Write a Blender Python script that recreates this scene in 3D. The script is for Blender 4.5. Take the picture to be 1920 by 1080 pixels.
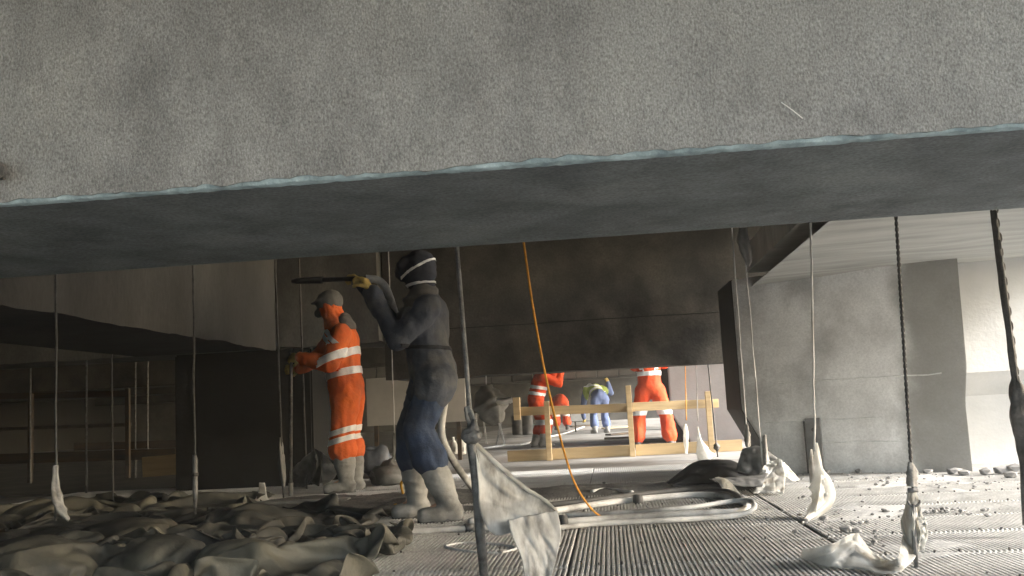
import bpy, bmesh, math, random
import numpy as np
from mathutils import Vector, Matrix, noise

random.seed(7); np.random.seed(7)
scn = bpy.context.scene
for o in list(bpy.data.objects): bpy.data.objects.remove(o)
COL = scn.collection

# ---------------------------------------------------------------- camera
FPX = 1800.0
YAW = math.radians(5.4); PIT = math.atan(229.7/FPX); ROL = math.radians(3.0); CAMH = 0.68
_f = Vector((-math.sin(YAW)*math.cos(PIT), math.cos(YAW)*math.cos(PIT), math.sin(PIT)))
_r = Vector((math.cos(YAW), math.sin(YAW), 0)); _u = _r.cross(_f)
CR = _r*math.cos(ROL) - _u*math.sin(ROL); CU = _u*math.cos(ROL) + _r*math.sin(ROL); CF = _f
CC = Vector((0, 0, CAMH))
cam = bpy.data.cameras.new('camera'); cam_o = bpy.data.objects.new('camera', cam); COL.objects.link(cam_o)
cam.sensor_width = 36.0; cam.lens = 36.0*FPX/1920.0; cam.clip_start = 0.05; cam.clip_end = 3000
cam_o.matrix_world = Matrix(((CR.x, CU.x, -CF.x, CC.x), (CR.y, CU.y, -CF.y, CC.y), (CR.z, CU.z, -CF.z, CC.z), (0, 0, 0, 1)))
scn.camera = cam_o
scn.render.resolution_x = 1024; scn.render.resolution_y = 576

# ---------------------------------------------------------------- sky, sun, exposure
SUN_EL, SUN_AZ = math.radians(27), math.radians(97)      # azimuth: clockwise from +Y
w = bpy.data.worlds.new('World'); scn.world = w; w.use_nodes = True
nt = w.node_tree; bg = nt.nodes['Background']
sky = nt.nodes.new('ShaderNodeTexSky'); sky.sky_type = 'NISHITA'; sky.sun_disc = False
sky.sun_elevation = SUN_EL; sky.sun_rotation = SUN_AZ; sky.dust_density = 3.0; sky.air_density = 1.0
nt.links.new(sky.outputs[0], bg.inputs[0]); bg.inputs[1].default_value = 0.15
sl = bpy.data.lights.new('sun', 'SUN'); sl.energy = 1.65; sl.angle = math.radians(11); sl.color = (1.0, 0.99, 0.97)
so = bpy.data.objects.new('sun', sl); COL.objects.link(so)
sd = Vector((math.sin(SUN_AZ)*math.cos(SUN_EL), math.cos(SUN_AZ)*math.cos(SUN_EL), math.sin(SUN_EL)))
so.rotation_euler = sd.to_track_quat('Z', 'Y').to_euler()
scn.view_settings.view_transform = 'Standard'; scn.view_settings.look = 'None'
scn.view_settings.gamma = 1.0; scn.view_settings.use_curve_mapping = False
scn.view_settings.exposure = 2.75
scn.render.engine = 'CYCLES'
cy = scn.cycles
cy.max_bounces = 10; cy.diffuse_bounces = 7; cy.glossy_bounces = 3; cy.transmission_bounces = 4
cy.use_denoising = True; cy.sample_clamp_indirect = 6.0; cy.caustics_reflective = False; cy.caustics_refractive = False

# ---------------------------------------------------------------- picture-to-place helpers (a view ray met with a real plane)
def ray(px, py): return CF + CR*((px-960)/FPX) + CU*((540-py)/FPX)
def P(px, py, Y):
    d = ray(px, py); return CC + d*(Y/d.y)
def G(px, py, Z=0.0):
    d = ray(px, py); return CC + d*((Z-CAMH)/d.z)
V = Vector

# ---------------------------------------------------------------- object helpers
def tag(o, label=None, cat=None, group=None, kind=None):
    if label: o['label'] = label
    if cat: o['category'] = cat
    if group: o['group'] = group
    if kind: o['kind'] = kind
    return o

def thing(name, loc, label, cat, group=None):
    e = bpy.data.objects.new(name, None); COL.objects.link(e); e.location = loc; e.empty_display_size = 0.1
    return tag(e, label, cat, group)

def wloc(o):
    l = Vector(o.location)
    while o.parent: o = o.parent; l += o.location
    return l

def mk(name, verts, faces, mat, parent=None, smooth=False, mats=None, fmat=None, bottom=True):
    """verts are in world space; a top-level mesh gets its origin at its base"""
    if parent is not None: org = wloc(parent); loc = Vector((0, 0, 0))
    else:
        a = np.array([tuple(v) for v in verts]); c = (a.min(0)+a.max(0))/2
        org = Vector((c[0], c[1], a[:, 2].min())); loc = org
    m = bpy.data.meshes.new(name)
    m.from_pydata([tuple(Vector(v)-org) for v in verts], [], [tuple(f) for f in faces]); m.update()
    for k in (mats or [mat]): m.materials.append(k)
    if fmat:
        for p, i in zip(m.polygons, fmat): p.material_index = i
    if smooth:
        for p in m.polygons: p.use_smooth = True
    o = bpy.data.objects.new(name, m); COL.objects.link(o); o.location = loc
    if parent is not None: o.parent = parent
    return o

class MB:
    def __init__(s): s.v = []; s.f = []
    def add(s, v, f):
        n = len(s.v); s.v += [Vector(x) for x in v]; s.f += [tuple(i+n for i in q) for q in f]; return s
    def box(s, a, b, bev=0.0):
        x0, y0, z0 = a; x1, y1, z1 = b
        if bev <= 0:
            v = [(x0,y0,z0),(x1,y0,z0),(x1,y1,z0),(x0,y1,z0),(x0,y0,z1),(x1,y0,z1),(x1,y1,z1),(x0,y1,z1)]
            return s.add(v, [(0,3,2,1),(4,5,6,7),(0,1,5,4),(1,2,6,5),(2,3,7,6),(3,0,4,7)])
        bm = bmesh.new(); bmesh.ops.create_cube(bm, size=1)
        for q in bm.verts: q.co = Vector(((x0+x1)/2+q.co.x*(x1-x0), (y0+y1)/2+q.co.y*(y1-y0), (z0+z1)/2+q.co.z*(z1-z0)))
        bmesh.ops.bevel(bm, geom=bm.edges[:], offset=bev, segments=2, affect='EDGES', profile=0.6)
        return s.bm(bm)
    def bm(s, bm):
        bm.verts.index_update(); s.add([q.co.copy() for q in bm.verts], [[q.index for q in f.verts] for f in bm.faces]); bm.free(); return s
    def bar(s, p, q, w, h, bev=0.0, up=Vector((0,0,1))):
        """a straight bar with rectangular section w (sideways) x h (along up)"""
        p = Vector(p); q = Vector(q); d = (q-p); L = d.length; d.normalize()
        sx = d.cross(up)
        if sx.length < 1e-4: sx = d.cross(Vector((0, 1, 0)))
        sx.normalize(); u = sx.cross(d)
        t = MB().box((-w/2, 0, -h/2), (w/2, L, h/2), bev)
        return s.add([p + sx*a.x + d*a.y + u*a.z for a in t.v], t.f)
    def tube(s, pts, r, n=8, cap=True, rfun=None):
        pts = [Vector(p) for p in pts]; N = len(pts)
        rs = r if isinstance(r, (list, tuple)) else [r]*N
        T = [(pts[min(i+1, N-1)]-pts[max(i-1, 0)]).normalized() for i in range(N)]
        a = T[0].cross(Vector((0, 0, 1)))
        if a.length < 0.1: a = T[0].cross(Vector((1, 0, 0)))
        a.normalize(); v = []; f = []
        for i in range(N):
            a = (a - T[i]*a.dot(T[i])).normalized(); b = T[i].cross(a)
            for k in range(n):
                t = 2*math.pi*k/n; rr = rs[i]*(rfun(i, k) if rfun else 1)
                v.append(pts[i] + (a*math.cos(t) + b*math.sin(t))*rr)
        for i in range(N-1):
            for k in range(n):
                f.append((i*n+k, i*n+(k+1) % n, (i+1)*n+(k+1) % n, (i+1)*n+k))
        if cap: f.append(tuple(range(n-1, -1, -1))); f.append(tuple((N-1)*n+k for k in range(n)))
        return s.add(v, f)
    def obj(s, name, mat, parent=None, smooth=False): return mk(name, s.v, s.f, mat, parent, smooth)

def spline(pts, n=8):
    pts = [Vector(p) for p in pts]; out = []
    for i in range(len(pts)-1):
        p0 = pts[max(i-1, 0)]; p1 = pts[i]; p2 = pts[i+1]; p3 = pts[min(i+2, len(pts)-1)]
        for k in range(n):
            t = k/n
            out.append(0.5*((2*p1)+(p2-p0)*t+(2*p0-5*p1+4*p2-p3)*t*t+(3*p1-p0-3*p2+p3)*t*t*t))
    return out+[pts[-1]]

def fbm(p, o=4): return noise.fractal(Vector(p), 1.0, 2.0, o)

# ---------------------------------------------------------------- materials
KEEP = [False]
def grey(c):
    """pull the muted tones of concrete, dust and cloth towards a neutral, slightly cool grey"""
    if c is None or (max(c)-min(c))/max(c) > .5 or c[2] > c[0] or KEEP[0]: return c
    m = sum(c)/3; t = (m*.975, m*1.0, m*1.03); return tuple(a*.38+b*.62 for a, b in zip(c, t))

def mat(name, c1, c2=None, scale=4.0, rough=0.85, bump=0.2, bscale=40.0, c3=None, s3=0.7, stretch=(1,1,1), metal=0.0,
        trans=0.0, detail=8.0, lo=0.35, hi=0.65, spec=0.3, fine=0.0, fscale=150.0, bdist=0.01):
    m = bpy.data.materials.new(name); m.use_nodes = True; t = m.node_tree; n = t.nodes; L = t.links
    b = n['Principled BSDF']; b.inputs['Roughness'].default_value = rough; b.inputs['Metallic'].default_value = metal
    b.inputs['Specular IOR Level'].default_value = spec
    c2 = c2 or tuple(x*0.75 for x in c1)
    c1, c2, c3 = grey(c1), grey(c2), grey(c3)
    tc = n.new('ShaderNodeTexCoord'); mp = n.new('ShaderNodeMapping'); mp.inputs['Scale'].default_value = stretch
    L.new(tc.outputs['Object'], mp.inputs[0])
    def nz(sc, det=detail, src=mp):
        q = n.new('ShaderNodeTexNoise'); q.inputs['Scale'].default_value = sc; q.inputs['Detail'].default_value = det
        q.inputs['Roughness'].default_value = 0.6; L.new(src.outputs[0], q.inputs['Vector']); return q
    a = nz(scale); r = n.new('ShaderNodeValToRGB')
    r.color_ramp.elements[0].position = lo; r.color_ramp.elements[1].position = hi
    r.color_ramp.elements[0].color = (*c2, 1); r.color_ramp.elements[1].color = (*c1, 1)
    L.new(a.outputs['Fac'], r.inputs[0]); col = r.outputs[0]
    if c3:
        a3 = nz(s3); r3 = n.new('ShaderNodeValToRGB'); r3.color_ramp.elements[0].position = 0.48; r3.color_ramp.elements[1].position = 0.66
        L.new(a3.outputs['Fac'], r3.inputs[0]); mx = n.new('ShaderNodeMixRGB'); mx.inputs[2].default_value = (*c3, 1)
        L.new(r3.outputs[0], mx.inputs[0]); L.new(col, mx.inputs[1]); col = mx.outputs[0]
    if fine:
        a4 = nz(fscale, 3); mr = n.new('ShaderNodeMapRange'); mr.inputs[1].default_value = 0.3; mr.inputs[2].default_value = 0.7
        mr.inputs[3].default_value = 1-fine; mr.inputs[4].default_value = 1+fine; L.new(a4.outputs['Fac'], mr.inputs[0])
        vm = n.new('ShaderNodeVectorMath'); vm.operation = 'SCALE'; L.new(col, vm.inputs[0]); L.new(mr.outputs[0], vm.inputs['Scale']); col = vm.outputs[0]
    L.new(col, b.inputs['Base Color'])
    if bump:
        bn = nz(bscale, 6); bu = n.new('ShaderNodeBump'); bu.inputs['Strength'].default_value = bump; bu.inputs['Distance'].default_value = bdist
        L.new(bn.outputs['Fac'], bu.inputs['Height']); L.new(bu.outputs[0], b.inputs['Normal'])
    if trans:
        out = n['Material Output']; tr = n.new('ShaderNodeBsdfTranslucent'); L.new(col, tr.inputs[0]); ms = n.new('ShaderNodeMixShader')
        ms.inputs[0].default_value = trans; L.new(b.outputs[0], ms.inputs[1]); L.new(tr.outputs[0], ms.inputs[2]); L.new(ms.outputs[0], out.inputs[0])
    return m

M = {}
M['blasted'] = mat('blasted_concrete', (.30,.305,.298), (.18,.183,.18), 10, .95, .6, 170, c3=(.285,.292,.29), s3=1.4, fine=.40, fscale=230, bdist=.008, lo=.25, hi=.75, stretch=(1,1,.6))
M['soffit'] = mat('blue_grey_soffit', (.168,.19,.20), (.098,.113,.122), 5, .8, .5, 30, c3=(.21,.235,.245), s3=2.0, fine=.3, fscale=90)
M['arris'] = mat('pale_chipped_edge', (.46,.58,.63), (.22,.29,.32), 14, .9, .8, 40)
M['conc'] = mat('grey_concrete', (.74,.72,.655), (.52,.50,.45), 2.2, .9, .4, 25, c3=(.44,.42,.37), s3=1.7, fine=.12, fscale=60)
M['conc_pale'] = mat('pale_concrete', (.52,.51,.47), (.42,.41,.37), 1.5, .9, .3, 25, fine=.05)
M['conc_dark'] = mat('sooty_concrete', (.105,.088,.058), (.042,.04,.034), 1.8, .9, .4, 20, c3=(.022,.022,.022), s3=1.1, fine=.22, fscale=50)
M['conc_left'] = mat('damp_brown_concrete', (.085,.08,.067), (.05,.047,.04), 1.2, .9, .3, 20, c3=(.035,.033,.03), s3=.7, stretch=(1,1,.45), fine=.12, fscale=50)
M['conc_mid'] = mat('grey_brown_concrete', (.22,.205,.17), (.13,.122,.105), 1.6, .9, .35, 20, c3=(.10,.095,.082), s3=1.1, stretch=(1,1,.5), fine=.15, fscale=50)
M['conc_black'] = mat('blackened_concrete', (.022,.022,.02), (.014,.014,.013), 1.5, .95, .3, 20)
M['soffit_pale'] = mat('streaked_soffit', (.50,.49,.40), (.33,.32,.26), 2.5, .9, .5, 20, stretch=(.35,2.2,1), c3=(.4,.38,.3), s3=1.2)
M['side_shade'] = mat('painted_shade', (.02,.02,.02), (.011,.011,.012), 3, .7, .3, 25)  # near-black tone standing in for shade on the piers' left sides
M['block'] = mat('far_block', (.17,.15,.115), (.10,.09,.07), 2, .9, .2)
M['deck'] = mat('dusty_ribbed_metal', (.60,.575,.51), (.43,.41,.355), 1.7, .75, .25, 60, c3=(.33,.315,.27), s3=1.3, fine=.2, fscale=45, spec=.3)
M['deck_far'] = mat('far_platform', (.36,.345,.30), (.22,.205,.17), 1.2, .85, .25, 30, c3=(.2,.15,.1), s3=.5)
M['grit'] = mat('spent_grit', (.17,.16,.14), (.085,.08,.07), 3, 1, .9, 70, fine=.4, fscale=60, bdist=.02)
M['dust'] = mat('pale_dust', (.40,.385,.345), (.27,.26,.23), 3, 1, .6, 60, fine=.2, fscale=70)
M['stone'] = mat('rubble_stone', (.30,.285,.255), (.15,.14,.125), 6, .95, .4, 40)
KEEP[0] = True
M['tarp'] = mat('dirty_canvas', (.095,.093,.078), (.036,.037,.034), 2.2, .6, .4, 45, c3=(.17,.16,.125), s3=1.8, spec=.4)
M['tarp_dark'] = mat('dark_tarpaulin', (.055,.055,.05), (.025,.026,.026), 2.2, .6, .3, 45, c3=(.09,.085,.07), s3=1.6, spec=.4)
KEEP[0] = False
M['rubber'] = mat('black_rubber_sheet', (.05,.05,.05), (.03,.03,.03), 4, .6, .2, 40)
M['plastic'] = mat('dirty_polythene', (.78,.775,.74), (.5,.49,.45), 9, .32, .3, 30, c3=(.30,.27,.21), s3=6, stretch=(2.2,1,.7), trans=.5, spec=.5)
M['plastic_white'] = mat('white_polythene', (.86,.85,.80), (.66,.62,.5), 4, .35, .2, 25, c3=(.6,.5,.34), s3=6, trans=.6, spec=.5)
M['plastic_grey'] = mat('grey_dusty_sheet', (.30,.29,.26), (.17,.165,.15), 5, .6, .3, 30, c3=(.12,.115,.1), s3=3, trans=.1)
M['chain'] = mat('rusty_steel', (.10,.09,.08), (.045,.04,.036), 20, .55, .5, 90, metal=.5, spec=.5)
M['thin_rod'] = mat('dull_thin_rod', (.09,.088,.085), (.035,.034,.033), 18, .6, .4, 70, metal=.2)
M['rod'] = mat('grimy_steel', (.20,.195,.19), (.07,.068,.065), 18, .5, .6, 70, metal=.35, spec=.5)
M['wrap'] = mat('stained_wrapping', (.42,.39,.33), (.2,.165,.125), 12, .7, .6, 50)
M['rope'] = mat('orange_rope', (.72,.33,.04), (.5,.22,.03), 40, .7, .4, 200)
M['wood'] = mat('new_timber', (.54,.42,.245), (.40,.30,.175), 5, .7, .2, 60, stretch=(.25,1,3))
M['wood_old'] = mat('weathered_timber', (.075,.05,.027), (.04,.03,.02), 4, .8, .2, 60, stretch=(.3,1,3))
M['ply'] = mat('pale_plywood', (.5,.45,.35), (.42,.37,.28), 3, .8, .1, 40)
M['hose'] = mat('grey_hose', (.64,.63,.59), (.46,.45,.42), 4, .6, .25, 60, c3=(.2,.19,.17), s3=3)
M['hose_dark'] = mat('dark_hose', (.11,.105,.10), (.06,.06,.055), 6, .6, .25, 60)
M['orange'] = mat('orange_coverall', (.90,.20,.045), (.74,.13,.03), 4, .75, .45, 11, c3=(.55,.13,.05), s3=3, bdist=.035)
M['orange_far'] = mat('orange_workwear', (.80,.10,.025), (.62,.06,.02), 4, .75, .45, 11, bdist=.035)
M['orange_dirty'] = mat('dusty_orange_hood', (.55,.16,.06), (.24,.17,.11), 6, .85, .45, 11, c3=(.17,.155,.12), s3=5, bdist=.035)
M['cap'] = mat('dusty_grey_cap', (.20,.19,.165), (.12,.115,.10), 7, .85, .3, 60)
M['cape'] = mat('dusty_brown_cape', (.16,.135,.10), (.09,.085,.075), 7, .85, .3, 60)
M['reflect'] = mat('silver_reflective_tape', (.95,.95,.96), (.85,.85,.87), 30, .3, .2, 120, spec=.8)
M['navy'] = mat('dusty_navy_overall', (.085,.10,.135), (.042,.052,.075), 4, .85, .45, 11, c3=(.16,.16,.158), s3=2.4, bdist=.035)
M['jeans'] = mat('navy_trousers', (.045,.075,.15), (.02,.03,.058), 4, .8, .45, 11, c3=(.075,.088,.115), s3=3, bdist=.035)
M['hood'] = mat('dark_hood', (.035,.04,.055), (.02,.022,.03), 6, .8, .3, 60)
M['strap'] = mat('pale_strap', (.78,.77,.72), (.66,.65,.6), 10, .6, .1)
M['boot'] = mat('dusty_rubber_boot', (.36,.35,.32), (.24,.235,.21), 5, .8, .25, 50, c3=(.13,.125,.11), s3=3)
M['boot_dark'] = mat('dirty_boot', (.12,.115,.105), (.07,.068,.06), 5, .8, .25, 50)
M['glove'] = mat('yellow_work_glove', (.62,.46,.14), (.4,.3,.1), 12, .8, .4, 80)
M['skin'] = mat('skin', (.45,.27,.19), (.38,.22,.15), 10, .6, .1)
M['mask'] = mat('dust_mask', (.16,.155,.145), (.09,.09,.085), 10, .7, .2)
M['blue'] = mat('blue_workwear', (.15,.20,.38), (.10,.14,.27), 5, .8, .2)
M['vest'] = mat('lime_vest', (.42,.52,.12), (.33,.42,.1), 5, .8, .2)
M['steel'] = mat('steel_plate', (.25,.24,.22), (.15,.14,.125), 5, .7, .3, 40, metal=.2)
M['black_pipe'] = mat('black_lance', (.035,.035,.035), (.02,.02,.02), 8, .5, .2)
M['can'] = mat('white_canister', (.75,.73,.66), (.55,.53,.46), 8, .5, .1)
M['bag'] = mat('blue_grey_bag', (.16,.18,.22), (.08,.09,.11), 6, .5, .4, 30)
M['ground'] = mat('gravelly_ground', (.24,.23,.19), (.13,.14,.09), .2, 1, .4, 5)
M['deck_roof'] = mat('dark_deck_soffit', (.12,.11,.095), (.07,.065,.055), .8, .95, .3, 15)
M['yellow_pipe'] = mat('yellow_pipe', (.75,.42,.05), (.6,.33,.04), 15, .6, .2)
M['cable_white'] = mat('white_cable', (.7,.69,.65), (.5,.49,.46), 15, .6, .1)

# the pier's concrete: the same, made darker down one side with an uneven edge
M['conc_pier'] = M['conc'].copy()
_n = M['conc_pier'].node_tree.nodes; _L = M['conc_pier'].node_tree.links; _b = _n['Principled BSDF']
_src = _b.inputs['Base Color'].links[0].from_socket; _tc = [q for q in _n if q.type == 'TEX_COORD'][0]
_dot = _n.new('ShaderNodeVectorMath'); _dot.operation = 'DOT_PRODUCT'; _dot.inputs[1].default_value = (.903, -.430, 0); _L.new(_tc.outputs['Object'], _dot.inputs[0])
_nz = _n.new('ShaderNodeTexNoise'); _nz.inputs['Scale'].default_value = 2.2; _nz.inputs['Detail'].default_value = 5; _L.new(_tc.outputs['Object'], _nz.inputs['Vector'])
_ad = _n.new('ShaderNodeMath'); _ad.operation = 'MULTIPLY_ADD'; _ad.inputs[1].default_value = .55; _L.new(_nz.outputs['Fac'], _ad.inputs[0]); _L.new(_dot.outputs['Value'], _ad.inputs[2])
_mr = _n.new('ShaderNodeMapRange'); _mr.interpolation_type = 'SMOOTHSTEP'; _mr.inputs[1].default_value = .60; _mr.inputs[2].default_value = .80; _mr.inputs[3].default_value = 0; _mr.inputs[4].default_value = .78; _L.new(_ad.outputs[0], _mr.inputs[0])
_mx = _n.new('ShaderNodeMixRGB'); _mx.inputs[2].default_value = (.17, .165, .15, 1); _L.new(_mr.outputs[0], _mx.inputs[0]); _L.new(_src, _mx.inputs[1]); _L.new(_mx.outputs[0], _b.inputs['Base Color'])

# ================================================================ THE SETTING
tag(mk('ground', [(-900,-900,-6),(900,-900,-6),(900,900,-6),(-900,900,-6)], [(0,1,2,3)], M['ground']), 'bare ground far below the platform', kind='structure')

# ---- suspended platform: a slab under the ribbed sheets, a plain deck beyond them
SY0, SY1, SHT, SW = 1.85, 10.85, 0.6, 1.2          # rows of sheets
COL0 = 0.98                                        # the long joint seen at the right
plat = MB().box((-9.0, -3.0, -0.14), (4.4, SY1, -0.03)).box((-4.2, SY1, -0.14), (4.4, 46, -0.002)) \
    .obj('platform_floor', M['deck_far'])
tag(plat, 'suspended working platform floor under the bridge', kind='structure')
pl2 = MB().box((-24, SY1, -0.14), (-4.2, 46, -0.002)).box((-24, 1.0, -0.14), (-9.0, SY1, -0.002)).obj('platform_floor', M['tarp_dark']); tag(pl2, 'far left part of the platform floor with shade put into its colour', kind='structure')  # far left floor coloured dark in place of the gloom there
def sheet_mesh(w, l, pitch=0.0214, h=0.008):
    n = int(w/pitch); prof = []
    for i in range(n):
        x = -w/2 + i*w/n; p = w/n
        prof += [(x, 0), (x+p*.30, 0), (x+p*.42, h), (x+p*.82, h), (x+p*.97, 0)]
    prof.append((w/2, 0))
    v = []; f = []
    ys = (-l/2, -l/2+.012, l/2-.012, l/2)
    for j, y in enumerate(ys):
        for x, z in prof: v.append((x, y, z if j in (1, 2) else -0.006))
    m = len(prof)
    for j in range(3):
        for i in range(m-1): f.append((j*m+i, j*m+i+1, (j+1)*m+i+1, (j+1)*m+i))
    me = bpy.data.meshes.new('deck_sheet'); me.from_pydata(v, [], f); me.update(); me.materials.append(M['deck']); return me
sheet_me = sheet_mesh(SW-.008, SHT-.006)
rows = int(round((SY1-SY0)/SHT))
pz = plat.location
for j in range(rows):
    for i in range(-6, 4):
        x = COL0 + (i+.5)*SW + (0.012 if i >= 0 else 0); y = SY0 + (j+.5)*SHT
        if x+SW/2 > 4.62: continue
        o = bpy.data.objects.new('deck_sheet', sheet_me); COL.objects.link(o); o.parent = plat
        o.location = Vector((x, y, -0.004 + random.uniform(-.0035, .003))) - pz
        o.rotation_euler = (random.uniform(-.006, .006), random.uniform(-.003, .003), random.uniform(-.004, .004))
# bolts along the transverse joints
bv = MB()
for j in range(1, rows):
    y = SY0 + j*SHT + .02
    if y > 7: continue
    for k in range(-40, 42):
        x = COL0 + k*.1 + .03
        if random.random() < .45: continue
        bv.tube([(x, y, 0), (x, y, .012)], .006, 6)
bo = bv.obj('bolt_heads', M['chain'], plat); bo['kind'] = 'stuff'

# ---- near beam with its blasted face, pale chipped arris and blue-grey underside
BY0, BY1, BZ = 2.29, 3.40, 1.275
beam = thing('concrete_beam', (0, (BY0+BY1)/2, BZ), 'long rough concrete beam crossing overhead in front with bluish underside', 'beam')
def grid(nx, ny, fn):
    v = [fn(i/nx, j/ny) for j in range(ny+1) for i in range(nx+1)]
    f = [(j*(nx+1)+i, j*(nx+1)+i+1, (j+1)*(nx+1)+i+1, (j+1)*(nx+1)+i) for j in range(ny) for i in range(nx)]
    return v, f
BX0, BX1 = -7.0, 4.4
def wdt(x): return .010 + .009*fbm((x*3.1, 0, 5)) + .007*fbm((x*24, 3, 1))      # uneven width of the arris
def lipz(x): return .0025*fbm((x*9, 2, 8)) + .002*fbm((x*40, 1, 1))
NX = 700
def fx(i): return BX0 + (BX1-BX0)*i
v, f = grid(NX, 40, lambda a, b: (fx(a), BY0 + .006*fbm((fx(a)*4, b*6, 0)) + .003*fbm((fx(a)*22, b*30, 0)), BZ + max(.004, wdt(fx(a)))*1.0 + lipz(fx(a)) + b**1.5*2.2))
mk('blasted_face', v, [q[::-1] for q in f][::1], M['blasted'], beam, True)
v, f = grid(NX, 4, lambda a, b: (fx(a), BY0 + (.003+.010*b + .006*fbm((fx(a)*4, 0, 0)) + .003*fbm((fx(a)*22, 0, 0)) if b < 1 else .02 + max(0, wdt(fx(a))*.8)) , (BZ + max(.004, wdt(fx(a))) + lipz(fx(a)))*(1-b) + BZ*b + .002*fbm((fx(a)*30, b*5, 0))))
mk('chipped_edge', v, f, M['arris'], beam, True)
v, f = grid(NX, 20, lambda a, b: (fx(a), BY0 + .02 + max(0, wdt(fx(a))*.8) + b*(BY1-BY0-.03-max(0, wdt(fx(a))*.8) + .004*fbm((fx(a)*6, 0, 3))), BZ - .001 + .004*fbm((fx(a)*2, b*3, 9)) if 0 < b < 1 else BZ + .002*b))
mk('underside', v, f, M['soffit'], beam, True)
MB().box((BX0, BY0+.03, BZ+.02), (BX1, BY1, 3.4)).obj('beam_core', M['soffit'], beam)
# a bit of tying wire stuck in the blasted face
ws = MB().tube([P(1465,192,2.275), P(1485,206,2.262), P(1505,222,2.272)], .0014, 5).obj('wire_stub', M['strap'])
tag(ws, 'short pale wire stub sticking to the blasted beam face', 'wire')
fit = thing('anchor_bolt', P(-4,318,2.28), 'dark anchor bolt at the left end of the beam face', 'bolt')
MB().tube([P(-4,318,2.30), P(-4,318,2.24)], .022, 10).obj('bolt_head', M['chain'], fit)
MB().tube([P(-10,335,2.30), P(8,335,2.27)], .004, 6).obj('tie_wire', M['chain'], fit)

# ---- longitudinal beam at the left
LX = -2.72
lb = thing('concrete_beam', (LX-.6, 5.6, 1.27), 'damp brown beam running away at the left above the tarpaulins', 'beam')
v, f = grid(90, 24, lambda a, b: (LX + .012*fbm((a*8, b*3, 4)), 3.42 + a*4.3, 1.275 + .02*fbm((a*9, 0, 7)) + b*1.55))
mk('beam_side', v, f, M['conc_left'], lb, True)
MB().box((LX-1.2, 3.42, 1.29), (LX-.02, 7.70, 2.9)).obj('beam_core', M['conc_left'], lb)

# ---- transverse beam behind the workers
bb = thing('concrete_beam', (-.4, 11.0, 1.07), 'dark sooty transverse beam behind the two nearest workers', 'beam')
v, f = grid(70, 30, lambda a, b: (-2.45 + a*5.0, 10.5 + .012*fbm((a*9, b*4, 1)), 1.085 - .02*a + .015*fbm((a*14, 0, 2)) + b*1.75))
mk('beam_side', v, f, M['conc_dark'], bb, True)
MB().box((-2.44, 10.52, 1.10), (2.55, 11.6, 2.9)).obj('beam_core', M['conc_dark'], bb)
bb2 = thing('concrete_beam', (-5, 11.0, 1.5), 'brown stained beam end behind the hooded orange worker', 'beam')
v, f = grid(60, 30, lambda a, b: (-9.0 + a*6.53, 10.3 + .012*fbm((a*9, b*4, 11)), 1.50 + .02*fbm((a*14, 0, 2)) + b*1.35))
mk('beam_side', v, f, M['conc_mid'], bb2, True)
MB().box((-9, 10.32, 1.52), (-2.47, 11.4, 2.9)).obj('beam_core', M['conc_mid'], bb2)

for z_ in (1.62,):
    MB().tube([(-2.4+.12*k, 10.497+.012*fbm(((-2.4+.12*k+2.45)/5*9, (z_-1.085)/1.75*4, 1)), z_+.006*fbm((k*.4, z_, 2))) for k in range(36)], .005, 5).obj('board_mark', M['conc_black'], bb)
# ---- farther beams, with the row of blocks under the first of them
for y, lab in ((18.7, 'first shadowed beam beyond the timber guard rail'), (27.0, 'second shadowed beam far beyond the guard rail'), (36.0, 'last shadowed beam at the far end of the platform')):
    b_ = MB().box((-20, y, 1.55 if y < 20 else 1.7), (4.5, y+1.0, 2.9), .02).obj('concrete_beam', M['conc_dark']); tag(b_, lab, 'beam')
blk = thing('block_course', (-1, 18.2, 1.2), 'course of brown blocks hanging under the far beam', 'blockwork')
blm = bpy.data.meshes.new('block'); t = MB().box((-.19, -.1, -.1), (.19, .1, .1), .012); blm.from_pydata([tuple(q) for q in t.v], [], t.f); blm.update(); blm.materials.append(M['block'])
for r in range(2):
    for k in range(-14, 5):
        o = bpy.data.objects.new('block', blm); COL.objects.link(o); o.parent = blk
        o.location = (k*.4 + (.2 if r else 0) + 1.0, random.uniform(-.01, .01), .12 + r*.215); o.rotation_euler = (0, 0, random.uniform(-.01, .01))
MB().box((-7, 18.12, 1.66), (3, 18.28, 1.72)).obj('ledge', M['conc_dark'], blk)

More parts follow.
